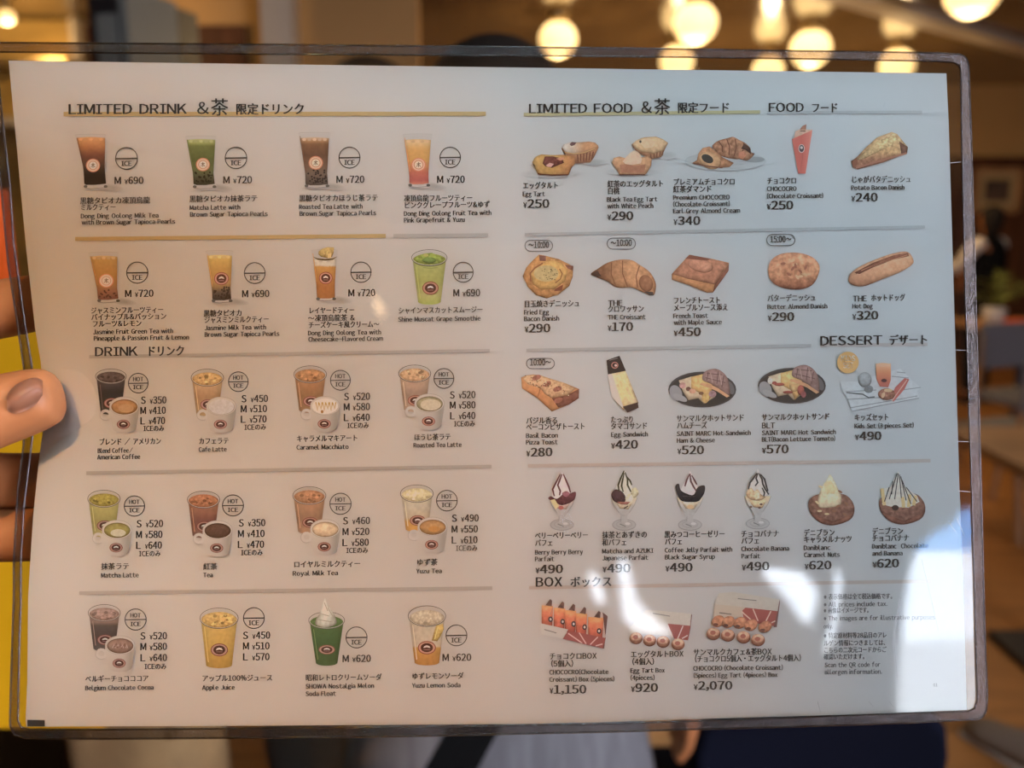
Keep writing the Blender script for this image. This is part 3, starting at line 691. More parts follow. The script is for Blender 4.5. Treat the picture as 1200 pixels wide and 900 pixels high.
# caption lines: [jp lines, english lines] as (text, x0, yb, x1); prices as (text, x0, yb, x1); icon (kind, x, y, r)
CAP = [
 ('brown sugar milk tea', [('黒糖タピオカ凍頂烏龍', 93.5, 239.3, 176), ('ミルクティー', 94, 247, 136), ('Dong Ding Oolong Milk Tea', 94.5, 255.9, 186), ('with Brown Sugar Tapioca Pearls', 95.5, 263.3, 205.5)], [('M 690', 134, 215.7, 168.5)], ('I', 148.2, 185.6, 12.8)),
 ('matcha tapioca latte', [('黒糖タピオカ抹茶ラテ', 221.7, 237.2, 302), ('Matcha Latte with', 222.2, 246, 281.7), ('Brown Sugar Tapioca Pearls', 222.6, 254, 313.9)], [('M 720', 261.4, 215, 295.7)], ('I', 276.5, 185, 12.6)),
 ('roasted tea tapioca latte', [('黒糖タピオカほうじ茶ラテ', 350.3, 236.5, 443.2), ('Roasted Tea Latte with', 350.3, 245.1, 425), ('Brown Sugar Tapioca Pearls', 351, 253, 440.9)], [('M 720', 394, 214.5, 427.3)], ('I', 409.6, 184.7, 12.3)),
 ('pink grapefruit fruit tea', [('凍頂烏龍フルーツティー', 473.3, 236.5, 554), ('ピンクグレープフルーツ&ゆず', 473.3, 244.5, 574.3), ('Dong Ding Oolong Fruit Tea with', 473.3, 253, 576), ('Pink Grapefruit & Yuzu', 473.3, 260.8, 544.7)], [('M 720', 512, 214.5, 545)], ('I', 527.6, 184.5, 12)),
 ('jasmine fruit tea', [('ジャスミンフルーツティー', 106.2, 368, 191.8), ('パイナップル&パッション', 106.7, 375.7, 195.3), ('フルーツ&レモン', 107.8, 383.6, 166.2), ('Jasmine Fruit Green Tea with', 109, 391.7, 203), ('Pineapple & Passion Fruit & Lemon', 109.7, 399.4, 221.7)], [('M 720', 146.3, 348.2, 180.2)], ('I', 160.8, 319.5, 12.4)),
 ('jasmine milk tea', [('黒糖タピオカ', 238.5, 371.3, 284), ('ジャスミンミルクティー', 239.2, 379, 315.5), ('Jasmine Milk Tea with', 239.7, 387, 312), ('Brown Sugar Tapioca Pearls', 239.7, 394.8, 327.6)], [('M 690', 283.5, 348.5, 316)], ('I', 298.5, 320, 12.2)),
 ('layered cheesecake tea', [('レイヤードティー', 361.5, 368, 415.7), ('~凍頂烏龍茶 &', 360.8, 377, 416), ('チーズケーキ風クリーム~', 361.3, 385, 444.8), ('Dong Ding Oolong Tea with', 360.8, 393, 446.7), ('Cheesecake-Flavored Cream', 361.3, 400.5, 449)], [('M 720', 408, 347.5, 440)], ('I', 423, 319, 11.9)),
 ('muscat smoothie', [('シャインマスカットスムージー', 466.5, 368, 566), ('Shine Muscat Grape Smoothie', 466.5, 377, 563.3)], [('M 690', 531, 347.5, 563)], ('I', 542.8, 319, 11.7)),
 ('blend coffee', [('ブレンド / アメリカン', 116, 522, 189), ('Blend Coffee/', 114.4, 531, 156), ('American Coffee', 113.7, 538.5, 164.5)], [('S 350', 165, 473.2, 195.3), ('M 410', 164.3, 485.3, 194.6), ('L 470', 164.3, 497.4, 193.7), ('ICEのみ', 168, 506, 192.5)], ('H', 162, 449, 11.5)),
 ('cafe latte', [('カフェラテ', 232.7, 521, 268.4), ('Cafe Latte', 232.7, 529.5, 265.8)], [('S 450', 282.8, 471.5, 314.3), ('M 510', 281.9, 483.4, 313.2), ('L 570', 281.9, 495.5, 312.7), ('ICEのみ', 286.3, 504.5, 312)], ('H', 279.3, 447.3, 11.5)),
 ('caramel macchiato', [('キャラメルマキアート', 347.3, 518.2, 419.6), ('Caramel Macchiato', 347.3, 527, 408.7)], [('S 520', 403, 469, 433.9), ('M 580', 402.6, 481, 433.9), ('L 640', 402.6, 493.5, 433.6), ('ICEのみ', 406.8, 502.5, 432.5)], ('H', 398.9, 445.6, 11.6)),
 ('roasted tea latte', [('ほうじ茶ラテ', 485, 516.5, 528.4), ('Roasted Tea Latte', 484.5, 524.5, 541)], [('S 520', 527, 467, 557.5), ('M 580', 527, 479, 557.5), ('L 640', 527.2, 491.5, 557.3), ('ICEのみ', 531.9, 500.5, 556.8)], ('H', 520.2, 443.5, 11.6)),
 ('matcha latte', [('抹茶ラテ', 118.3, 667.9, 151.7), ('Matcha Latte', 118.3, 677, 162.7)], [('S 520', 159.9, 618, 191.4), ('M 580', 159.2, 630.7, 190.7), ('L 640', 159.2, 643.3, 190), ('ICEのみ', 162.7, 652.7, 188.3)], ('H', 157.5, 593, 11.9)),
 ('tea', [('紅茶', 238, 668, 254.8), ('Tea', 238, 676.5, 249.5)], [('S 350', 279.6, 617, 311.3), ('M 410', 278.6, 629.7, 310.4), ('L 470', 278.4, 642.3, 309.7), ('ICEのみ', 282.4, 651.5, 308)], ('H', 273, 592.3, 12.3)),
 ('royal milk tea', [('ロイヤルミルクティー', 343.8, 665.5, 422.7), ('Royal Milk Tea', 342.9, 674.7, 396.3)], [('S 460', 401.7, 614.5, 433.9), ('M 520', 401.2, 627.3, 433.2), ('L 580', 401, 640, 432.5), ('ICEのみ', 405.6, 649, 431.5)], ('H', 399, 590.4, 12.4)),
 ('yuzu tea', [('ゆず茶', 488, 663, 513), ('Yuzu Tea', 487.5, 672, 517.9)], [('S 490', 529.3, 611.5, 561.3), ('M 550', 529, 624.3, 560.3), ('L 610', 529, 637, 559.9), ('ICEのみ', 534.2, 646.3, 559.6)], ('H', 523.7, 586.7, 12.1)),
 ('chocolate cocoa', [('ベルギーチョコココア', 99.7, 799.7, 174.3), ('Belgium Chocolate Cocoa', 99.7, 809, 180.2)], [('S 520', 164.3, 749.5, 196), ('M 580', 164.3, 762, 196), ('L 640', 164.3, 775, 196), ('ICEのみ', 169.2, 785, 195.3)], ('H', 158.9, 726, 12.4)),
 ('apple juice', [('アップル100%ジュース', 236.6, 799, 319.7), ('Apple Juice', 236.6, 808.5, 275.4)], [('S 450', 284.5, 748.8, 316.9), ('M 510', 284.5, 761.3, 316.2), ('L 570', 284.5, 774, 316.2)], ('I', 297.5, 724.3, 12.2)),
 ('melon soda float', [('昭和レトロクリームソーダ', 358, 798.3, 447.6), ('SHOWA Nostalgia Melon', 358, 807, 438.5), ('Soda Float', 358, 815.7, 394)], [('M 620', 401.2, 776, 435)], ('I', 417.8, 747, 12.3)),
 ('yuzu lemon soda', [('ゆずレモンソーダ', 482.6, 796.5, 543.5), ('Yuzu Lemon Soda', 482.6, 806, 539.8)], [('M 620', 518.3, 774.7, 552.6)], ('I', 534.9, 744.6, 12.2)),
 ('egg tart', [('エッグタルト', 612.5, 221.7, 654.5), ('Egg Tart', 612.5, 230, 638.7)], [('¥250', 613, 243.7, 644.2)]),
 ('peach egg tart', [('紅茶のエッグタルト', 711.7, 219.8, 778), ('白桃', 711.7, 228, 726.2), ('Black Tea Egg Tart', 711.2, 236.5, 770.5), ('with White Peach', 711.7, 244.2, 765.7)], [('¥290', 711.7, 258, 742.5)]),
 ('premium chocolate croissant', [('プレミアムチョコクロ', 788.7, 217.5, 861.7), ('紅茶ダマンド', 788.7, 226, 834.5), ('Premium CHOCOCRO', 788.7, 234.2, 855.5), ('(Chocolate Croissant)', 788.7, 242, 855.5), ('Earl Grey Almond Cream', 788.7, 250, 867.5)], [('¥340', 789.2, 263.7, 821)]),
 ('chocolate croissant', [('チョコクロ', 898.7, 216, 933.7), ('CHOCOCRO', 898.7, 224, 933.7), ('(Chocolate Croissant)', 898.7, 232.5, 965)], [('¥250', 898.7, 245.5, 930)]),
 ('potato bacon danish', [('じゃがバタデニッシュ', 997.5, 214.7, 1068), ('Potato Bacon Danish', 997.5, 222.7, 1060)], [('¥240', 997.5, 236.3, 1029)]),
 ('fried egg danish', [('目玉焼きデニッシュ', 614, 360.5, 679.8), ('Fried Egg', 614, 368.7, 643.6), ('Bacon Danish', 614, 376.3, 655.5)], [('¥290', 614.7, 389.7, 645.3)]),
 ('croissant', [('THE', 712.5, 358.7, 729.5), ('クロワッサン', 712, 366.5, 754.7), ('THE Croissant', 712.5, 374.5, 756.8)], [('¥170', 712, 388, 742.3)]),
 ('french toast', [('フレンチトースト', 789, 356.5, 844.5), ('メープルソース添え', 789, 365, 853.6), ('French Toast', 789, 373, 829.8), ('with Maple Sauce', 789.5, 380.7, 846.2)], [('¥450', 789.5, 394, 821.7)]),
 ('butter almond danish', [('バターデニッシュ', 899.2, 353.7, 956.4), ('Butter Almond Danish', 899.2, 362.3, 969.7)], [('¥290', 899.7, 376.3, 931.2)]),
 ('hot dog', [('THE', 999.3, 353.3, 1016, 9.4), ('ホットドッグ', 1020.5, 353.3, 1061), ('Hot Dog', 998.8, 361.5, 1022.9)], [('¥320', 998.8, 374.7, 1029.6)]),
 ('pizza toast', [('バジル香る', 616.3, 497.3, 654), ('ベーコンピザトースト', 616.3, 504.7, 685.9), ('Basil Bacon', 616.3, 513.3, 654), ('Pizza Toast', 616.3, 521, 653.7)], [('¥280', 616.8, 535, 647.8)]),
 ('egg sandwich', [('たっぷり', 715.5, 496, 743), ('タマゴサンド', 715.5, 503.8, 759), ('Egg Sandwich', 716, 512, 759.4)], [('¥420', 716, 526, 748)]),
 ('ham hot sandwich', [('サンマルクホットサンド', 792.5, 494.7, 872.5), ('ハムチーズ', 793, 503, 828.7), ('SAINT MARC Hot Sandwich', 793, 511, 880), ('Ham & Cheese', 793.2, 519, 838)], [('¥520', 793.7, 532.5, 825.4)]),
 ('bacon hot sandwich', [('サンマルクホットサンド', 892.2, 493.3, 972.7), ('BLT', 892.7, 502, 908.5), ('SAINT MARC Hot Sandwich', 892.7, 510, 979.7), ('BLT(Bacon Lettuce Tomato)', 892.7, 517.7, 979)], [('¥570', 893, 531.5, 924.6)]),
 ('kids set', [('キッズセット', 1001.2, 493.5, 1042), ('Kids Set (3 pieces Set)', 1001.2, 502, 1071)], [('¥490', 1001.9, 516, 1033.4)]),
 ('berry parfait', [('ベリーベリーベリー', 626.8, 632, 689.4), ('パフェ', 626.8, 640.5, 648.3), ('Berry Berry Berry', 626.8, 650, 683.3), ('Parfait', 626.8, 657.8, 649.5)], [('¥490', 627.3, 672, 660.2)]),
 ('matcha parfait', [('抹茶とあずきの', 705.5, 631.3, 758.7), ('和パフェ', 705.5, 640, 734.9), ('Matcha and AZUKI', 705.5, 648.7, 765.7), ('Japanese Parfait', 705.7, 656.7, 759.8)], [('¥490', 706, 671, 739.3)]),
 ('coffee jelly parfait', [('黒みつコーヒーゼリー', 778.5, 630.7, 849.7), ('パフェ', 779, 639, 800), ('Coffee Jelly Parfait with', 779, 647.5, 858.3), ('Black Sugar Syrup', 779.2, 655.7, 838)], [('¥490', 779.7, 670, 812)]),
 ('chocolate banana parfait', [('チョコバナナ', 868.2, 630, 913.2), ('パフェ', 868.6, 638, 890.3), ('Chocolate Banana', 868.6, 646, 924.9), ('Parfait', 868.9, 654.5, 890.8)], [('¥490', 869.3, 668.7, 902)]),
 ('caramel nut danish', [('デニブラン', 941.7, 628.7, 978.5), ('キャラメルナッツ', 941.7, 636.5, 998.6), ('Daniblanc', 941.7, 644.7, 973.2), ('Caramel Nuts', 942, 653, 984.4)], [('¥620', 942.8, 667.5, 974.8)]),
 ('chocolate banana danish', [('デニブラン', 1021.7, 627, 1058.8), ('チョコバナナ', 1021.7, 635, 1065.8), ('Daniblanc  Chocolate', 1021.7, 643, 1088), ('and Banana', 1022.2, 651.3, 1057.9)], [('¥620', 1022.6, 665.3, 1054)]),
 ('croissant box', [('チョコクロBOX', 643.6, 773.3, 699.6), ('（5個入）', 640.6, 782, 677), ('CHOCOCRO(Chocolate', 643.6, 790.5, 713.2), ('Croissant) Box (5pieces)', 643.6, 799, 720.2)], [('¥1,150', 643.9, 813, 687.5)]),
 ('egg tart box', [('エッグタルトBOX', 738.8, 771, 801.4), ('（4個入）', 736, 779.7, 771.5), ('Egg Tart Box', 738.8, 788.5, 779.2), ('(4pieces)', 738.8, 797, 767.3)], [('¥920', 739.3, 811, 771.5)]),
 ('assorted box', [('サンマルクカフェ&茶BOX', 812.2, 768.7, 904.8), ('（チョコクロ5個入・エッグタルト4個入）', 809.8, 776.5, 943.3), ('CHOCOCRO (Chocolate Croissant)', 812.2, 786, 917.6), ('(5pieces) Egg Tart (4pieces) Box', 812.8, 794.3, 911.4)], [('¥2,070', 812.8, 808.5, 858.7)])]
NOTES = [('※表示価格は全て税込価格です。', 965.2, 703, 1049, 7.6), ('※All prices include tax.', 965.2, 711, 1040, 7), ('※画像はイメージです。', 965.2, 719, 1021, 7.4), ('※The images are for illustrative purposes', 965.2, 727.3, 1096, 7), ('only.', 965.2, 736.6, 976, 7), ('※特定原材料等28品目のアレ', 965.2, 748.5, 1039.4, 7.6), ('ルゲン情報につきましては、', 965.2, 757.3, 1041, 7.6), ('こちらの二次元コードからご', 965.2, 765.5, 1039, 7.6), ('確認いただけます。', 965.2, 773.3, 1016.5, 7.6), ('Scan the QR code for', 966.3, 782, 1031.8, 7.2), ('allergen information.', 966.3, 790.3, 1033.8, 7.2), ('01', 1093.5, 804.5, 1099, 5)]
PILLS = [('~10:00', 615.2, 281.5, 647.6, 294.3), ('~10:00', 711.5, 279, 744.7, 292), ('15:00~', 898.5, 274.7, 931.6, 287.7), ('10:00~', 617, 420, 649.7, 432)]
need([t[0] for h in HEADS for t in h[1]] + [t[0] for c in CAP for t in c[1]+c[2]] + [n[0] for n in NOTES] + ['HOTICE~1050:KIDSET¥'])

# dividing rules
GOLD, GREYR, PINKR = (178, 150, 82), (150, 148, 146), (178, 160, 148)
def rulec(c, x, y):
    p = seen_paper(x, y); return tuple(p[k]*c[k] for k in range(3))
RULES = [('heading_underline', (74.5, 133.6), (569.5, 133.3), 5, (.96, .83, .52), 'gold underline of the limited drink heading'), ('divider_rule', (88, 280), (452, 276.4), 4.6, (.96, .83, .52), 'gold rule'), ('divider_rule', (461, 276.6), (572, 275.6), 4.6, (.89, .89, .89), 'grey rule'),
 ('heading_underline', (104.5, 418.2), (574, 411), 4, (.88, .87, .87), 'grey underline of the drink heading'), ('divider_rule', (101, 554.5), (576, 546.8), 4.5, (.87, .85, .84), 'grey rule'), ('divider_rule', (92.7, 695.2), (577, 689.3), 4.5, (.87, .85, .84), 'grey rule'),
 ('heading_underline', (613.7, 134.2), (890.7, 131.2), 4, (.95, .88, .62), 'gold underline of the limited food heading'), ('heading_underline', (898.7, 132), (1080.5, 131.4), 3.6, (.9, .9, .9), 'grey underline of the food heading'), ('divider_rule', (615, 275), (1084, 266), 3.8, (.89, .89, .89), 'grey rule'),
 ('divider_rule', (616.8, 410.6), (950.5, 405.2), 4, (.88, .88, .88), 'grey rule'), ('heading_underline', (961, 404.4), (1087, 403.6), 4, (.97, .90, .87), 'pink underline of the dessert heading'), ('divider_rule', (618.7, 546), (1090.5, 539.8), 4.2, (.97, .89, .84), 'pinkish rule'), ('heading_underline', (620, 688.8), (1091, 681), 4.2, (.97, .89, .84), 'pinkish underline of the box heading')]
for nm, a, b, wd, c, lb in RULES:
    k = Ink(); n = 24
    for i in range(n):
        p = [(a[0]+(b[0]-a[0])*t/n, a[1]+(b[1]-a[1])*t/n) for t in (i, i+1)]
        q = ink(rulec(c, *p[0]), p[0])
        k.add([(p[0][0], p[0][1]-wd/2), (p[1][0], p[1][1]-wd/2), (p[1][0], p[1][1]+wd/2), (p[0][0], p[0][1]+wd/2)], [(0, 1, 2, 3)], [q]*4, 0)
    k.build(nm, label=lb)
k = Ink(); k.poly([(32, 843.5), (52.5, 843.8), (52.5, 851.2), (32, 851.2)], (50, 44, 36)); k.build('crop_mark', label='small dark mark in the lower left corner of the sheet')

for nm, ts in HEADS:
    k = Ink()
    for t in ts: text(k, *t[:4], t[4], bold=.06 if t[0] not in '&茶' else .02, c=(48, 46, 46))
    k.build('section_heading', label=f'printed heading {nm}')
for c in CAP:
    k = Ink()
    for t in c[1]:
        cj = any(ord(ch) > 0x2fff for ch in t[0]) or t[0] in ('BLT',) or len(t) > 4
        text(k, *t[:4], (8.6 if cj else 9.2 if t[0] == 'THE' else 7.3) * (1.05 if t[1] > 600 and cj else 1), bold=.05 if cj else .07)
    cap = k.build('product_caption', label=f'printed name of the {c[0]}')
    k = Ink()
    for t in c[2]:
        if t[0].startswith('ICE'): text(k, *t, 8.2, bold=.05)
        else: price(k, t[0], t[1], t[2], t[3], 13.6 if t[0][0] == '¥' else 11.4)
    k.build('price', cap, label=f'printed price of the {c[0]}')
    if len(c) > 3:
        kd, x, y, r = c[3]; k = Ink(); ic = (72, 66, 60)
        k.ring(x, y, r, r, 1.05, ic); k.line([(x-r, y+.3), (x+r, y-.1)], 1.1 if kd == 'H' else 1.5, ic)
        text(k, 'ICE', x-6.2, y+(.62 if kd == 'H' else .68)*r, x+6.2, 6.8 if kd == 'H' else 7.6, .09, ic, 0)
        if kd == 'H': text(k, 'HOT', x-6.2, y-.2*r, x+6.2, 6.8, .09, ic, 0)
        k.build('temperature_icon', label=('round hot and ice' if kd == 'H' else 'round ice') + f' icon beside the {c[0]}')
k = Ink()
for t in NOTES: text(k, *t[:4], t[4], bold=.04, c=(84, 82, 84))
k.build('small_print', label='small print at the lower right')
for s, x0, y0, x1, y1 in PILLS:
    k = Ink(); r = (y1-y0)/2; V = []; n = 10
    pts = [(x1-r+r*math.sin(math.pi*i/n), y0+r-r*math.cos(math.pi*i/n)) for i in range(n+1)]+[(x0+r-r*math.sin(math.pi*i/n), y0+r+r*math.cos(math.pi*i/n)) for i in range(n+1)]
    k.line(pts+[pts[0], pts[1]], .9, (95, 92, 92)); text(k, s, x0+4, y1-3.6, x1-4, 10.2, .07)
    k.build('serving_time_badge', label=f'outlined serving hours badge {s}')

# ------------------------------------------------------------------ printed pictures
def grad(st, x=False):
    def fn(px, py):
        v = px if x else py
        if v <= st[0][0]: return st[0][1]
        for (a, p), (b, q) in zip(st, st[1:]):
            if v <= b:
                u = (v-a)/(b-a); return tuple(p[i]*(1-u)+q[i]*u for i in range(3))
        return st[-1][1]
    return fn
def mul(fn, g):
    return lambda x, y: tuple(min(255, v*g(x, y)) for v in fn(x, y))
def emblem(k, x, y, rx, ry, kind='coffee'):
    if kind == 'tea':
        k.ell(x, y, rx, ry, (196, 120, 84)); k.ell(x, y, rx*.86, ry*.86, (214, 170, 140)); k.ring(x, y, rx*.62, ry*.62, rx*.1, (176, 120, 92)); k.ell(x, y, rx*.5, ry*.5, (222, 190, 165))
        k.line([(x-.25*rx, y-.12*ry), (x+.28*rx, y-.18*ry)], rx*.11, (110, 92, 70), False); k.line([(x, y-.38*ry), (x, y+.36*ry)], rx*.11, (110, 92, 70), False); k.line([(x-.3*rx, y+.3*ry), (x, y-.1*ry), (x+.3*rx, y+.3*ry)], rx*.1, (110, 92, 70))
    else:
        k.ell(x, y, rx, ry, (128, 62, 48)); k.ell(x, y, rx*.9, ry*.88, (178, 122, 98)); k.ell(x, y, rx*.68, ry*.68, (82, 44, 38))
        k.poly([(x-.4*rx, y+.06*ry), (x-.28*rx, y-.24*ry), (x, y-.36*ry), (x+.28*rx, y-.24*ry), (x+.4*rx, y+.06*ry), (x, y-.06*ry)], (205, 198, 190)); k.line([(x-.35*rx, y+.3*ry), (x+.35*rx, y+.3*ry)], ry*.1, (150, 110, 96))
def soft_shadow(k, x, y, rx, ry, a=.12, rot=0):
    p = seen_paper(x, y)
    for i, s in enumerate((1, .82, .62, .4)):
        f = 1-a*(i+1)/4; k.ell(x, y, rx*s, ry*s, tuple(v*f for v in p), rot=rot)
def lighten(x, y, f): return tuple(min(255, v*f) for v in seen_paper(x, y))

def tall_glass(name, tl, tr, yt, ml, mr, ym, bl, br, yb, yl, yq, st, emb, ek, pearls=None, pc=(40, 30, 26), top=None):
    """rim tl..tr at yt, pinch ml..mr at ym, foot bl..br at yb; drink from yl down to yq"""
    k = Ink(); cx = (tl+tr)/2
    soft_shadow(k, br+3, yb-2, 16, 4.2, .14, 8)
    def L(y): return tl+(ml-tl)*(y-yt)/(ym-yt) if y < ym else ml+(bl-ml)*(y-ym)/(yb-ym)
    def R(y): return tr+(mr-tr)*(y-yt)/(ym-yt) if y < ym else mr+(br-mr)*(y-ym)/(yb-ym)
    g = lighten(cx, yt, .955)
    k.poly([(tl, yt), (tr, yt-.3), (R(ym), ym), (br, yb-3), (br-2, yb-.3), (cx+3, yb+1), (bl+3, yb), (bl, yb-3), (L(ym), ym)], g)
    k.line([(tl, yt), (tl+2, yt-1), (cx, yt-1.4), (tr-2, yt-1.2), (tr, yt-.3)], .5, lighten(cx, yt, .86))
    edge = lambda x, y: 1 - .22*abs((x-(L(y)+R(y))/2)/((R(y)-L(y))/2))**5 + .05*noise.noise((x*.35, y*.3, cx))
    ys = [yl+(yq-yl)*i/8 for i in range(9)]
    k.poly([(cx-5, yl-.9), (cx+5, yl-.9)]+[(R(y)-1.1, y) for y in ys]+[(cx+6, yq+1.4), (cx-5, yq+1.4)]+[(L(y)+1.1, y) for y in ys[::-1]], mul(grad(st), edge), step=1.3)
    for q in range(5):
        x = L(yl)+3+(R(yl)-L(yl)-6)*(q+.5)/5; k.poly([(x-2.4, yl+1+q % 2), (x, yl-.3), (x+2.4, yl+1), (x+1.6, yl+3.4), (x-1.6, yl+3.2)], tuple(min(255, v*(1.05, .95, 1.08, .97, 1.03)[q]) for v in st[0][1]), up=False)
    k.z += 1
    rnd = random.Random(int(cx))
    if pearls:
        a, n = pearls
        for _ in range(n):
            y = a+(yq-1-a)*rnd.random()**.7; x = L(y)+3+(R(y)-L(y)-6)*rnd.random(); k.ell(x, y, 1.15, 1.1, pc, n=8, up=False)
        k.z += 1
    # thick glass foot
    k.poly([(L(yq)+.3, yq+.5), (cx-5, yq+2), (cx+6, yq+2), (R(yq)-.3, yq+.5), (br, yb-3), (br-2, yb-.3), (cx+3, yb+1), (bl+3, yb), (bl, yb-3)], lighten(cx, yb, .98))
    for x in (bl+2.2, br-2.2): k.ell(x, yb-3, 2.3, 1.7, lighten(cx, yb, .52), n=12, up=False)
    k.line([(bl+1, yb-1.5), (cx, yb-.4), (br-1, yb-1.7)], .8, lighten(cx, yb, .72), False); k.z += 1
    k.line([(L(yt+2)+1.8, yt+3), (L(ym)+1.8, ym-4)], .7, tuple(min(255, v*1.15) for v in st[len(st)//2][1]))
    if top: top(k)
    z = k.z
    p = k.build('product_picture', label=f'printed picture of a glass of {name}')
    if emb:
        k = Ink(); emblem(k, *emb, ek); k.build('round_emblem', p, base=z)
    return p
tall_glass('brown sugar milk tea', 87.8, 124.4, 158.6, 96.6, 123.8, 197, 98, 126, 221.5, 161.5, 215.3, [(161, (196, 138, 82)), (168, (178, 118, 62)), (174, (158, 98, 52)), (182, (112, 66, 46)), (194, (76, 50, 40)), (200, (56, 40, 32)), (205, (42, 32, 26)), (216, (44, 34, 28))], (109, 193.8, 8.3, 8), 'tea')
tall_glass('green matcha latte with pearls', 217, 253.6, 160.6, 225, 251.3, 203, 226, 253.5, 221.8, 163.8, 215.5, [(163, (160, 160, 98)), (168, (138, 142, 70)), (171, (104, 108, 50)), (186, (88, 94, 44)), (198, (96, 100, 52)), (206, (82, 82, 52)), (216, (56, 52, 38))], (237.8, 192.8, 8.2, 7.8), 'tea', (201, 34), (38, 38, 26))
tall_glass('brown roasted tea latte with pearls', 349.6, 387, 156.5, 356.5, 384.5, 203, 357, 386, 220.8, 161.8, 215.8, [(161, (190, 158, 126)), (165, (164, 118, 74)), (169, (122, 84, 52)), (182, (104, 72, 50)), (192, (120, 88, 66)), (204, (112, 94, 80)), (216, (82, 70, 62))], (370, 190.8, 8.4, 8), 'tea', (198, 36), (54, 44, 42))
tall_glass('pink grapefruit tea', 472, 506.5, 158.3, 478.6, 503, 205, 478.5, 504, 220, 164, 214.6, [(163, (200, 165, 118)), (168, (206, 172, 112)), (176, (200, 150, 70)), (188, (194, 146, 62)), (196, (190, 122, 72)), (202, (182, 96, 72)), (212, (176, 84, 74)), (216, (190, 120, 90))], (490.5, 193, 8.5, 8.1), 'tea')
tall_glass('jasmine fruit tea', 103.8, 138.6, 297, 112.5, 138.4, 338, 114, 140.5, 355.3, 300.6, 350, [(300, (176, 140, 86)), (304, (164, 118, 46)), (320, (158, 108, 40)), (334, (150, 98, 44)), (341, (136, 84, 52)), (350, (112, 66, 46))], (124.5, 329, 8.5, 8), 'tea', (338, 16), (84, 46, 34))
tall_glass('jasmine milk tea with pearls', 240.8, 273.2, 295, 247.3, 271.4, 340, 248, 272.5, 355.4, 299.6, 350.5, [(299, (186, 158, 88)), (304, (178, 142, 58)), (316, (166, 122, 48)), (330, (164, 118, 54)), (336, (140, 104, 58)), (342, (94, 74, 56)), (350, (62, 48, 40))], (259.5, 326.5, 8.6, 7.6), 'coffee', (336, 30), (56, 40, 32))
def cheesecake_top(k):
    k.poly([(373, 298), (373.5, 294.5), (378, 291.2), (384, 289.5), (391.5, 290), (391, 296), (389, 301), (384, 302.5), (376, 300.8)], (172, 140, 70), nz=.25, ns=.5, step=1.1)
    k.poly([(366.2, 300.4), (372, 302.6), (381, 303.5), (390, 302.6), (395.8, 300.2), (390, 304.6), (381, 305.4), (372, 304.6)], (112, 92, 54), nz=.2)
    k.poly([(384, 297.5), (388.5, 296.5), (388, 302), (384, 302.6)], (196, 160, 92))
tall_glass('layered tea under cheesecake cream', 364.6, 395.7, 294, 369.5, 393.5, 334, 370.5, 393.8, 353.2, 304, 348.4, [(304, (178, 164, 140)), (311.5, (186, 170, 146)), (312.3, (180, 126, 50)), (324, (168, 112, 40)), (336, (158, 98, 36)), (348, (154, 94, 36))], (381.7, 325.8, 7.9, 7.2), 'coffee', top=cheesecake_top)

def cup(k, cx, cy, rx, ry, yb, bw, st, top_c, top_n=.25, liq=.18, ice=10, rim=True):
    """a tumbler seen from a little above: rim ellipse, body down to yb (half width bw), drink gradient st"""
    n = 14
    k.poly([(cx-rx, cy)]+[(cx+rx*math.cos(t), cy-ry*math.sin(t)) for t in [math.pi*(n-i)/n for i in range(1, n)]]+[(cx+rx, cy)]+[(cx+bw*1.02, yb-3)]+[(cx+bw*math.cos(t), yb-3+3.2*math.sin(t)) for t in [math.pi*i/n for i in range(1, n)]]+[(cx-bw*1.02, yb-3)], lighten(cx, cy, .96))
    y0 = cy+ry*liq; f = lambda y: rx-1-(rx-bw-.4)*(y-cy)/(yb-cy)
    rr = f(y0); edge = lambda x, y: 1 - .16*abs((x-cx)/max(4, f(y)))**4 + .06*noise.noise((x*.3, y*.25, cx))
    k.poly([(cx-rr, y0)]+[(cx+rr, y0)]+[(cx+f(yb-4), yb-4)]+[(cx+bw*.95*math.cos(t), yb-4+3*math.sin(t)) for t in [math.pi*i/n for i in range(1, n)]]+[(cx-f(yb-4), yb-4)], mul(grad(st), edge), step=1.4)
    k.ell(cx, y0, rr, ry*.8, top_c, nz=top_n, ns=.35, step=1.2)
    rnd = random.Random(int(cx*3+cy))
    for _ in range(ice):
        a = rnd.random()*6.28; q = rnd.random()**.5*.75; x, y = cx+rr*q*math.cos(a), y0+ry*.75*q*math.sin(a); s = 1.4+rnd.random()*1.4
        sh = rnd.choice((.72, .82, 1.12, 1.22))
        k.poly([(x-s, y), (x-s*.3, y-s*.7), (x+s, y-s*.3), (x+s*.7, y+s*.6), (x-s*.5, y+s*.7)], tuple(min(255, v*sh) for v in top_c), up=False)
    k.z += 1
    k.line([(cx-f(y0+9)+3, y0+8), (cx-f(yb-8)+3, yb-8)], .9, tuple(min(255, v*1.15) for v in st[0][1]))
    if rim: k.ring(cx, cy, rx, ry, .8, lighten(cx, cy, .55)); k.ring(cx, cy, rx-.9, ry-.7, .5, lighten(cx, cy, 1.05))
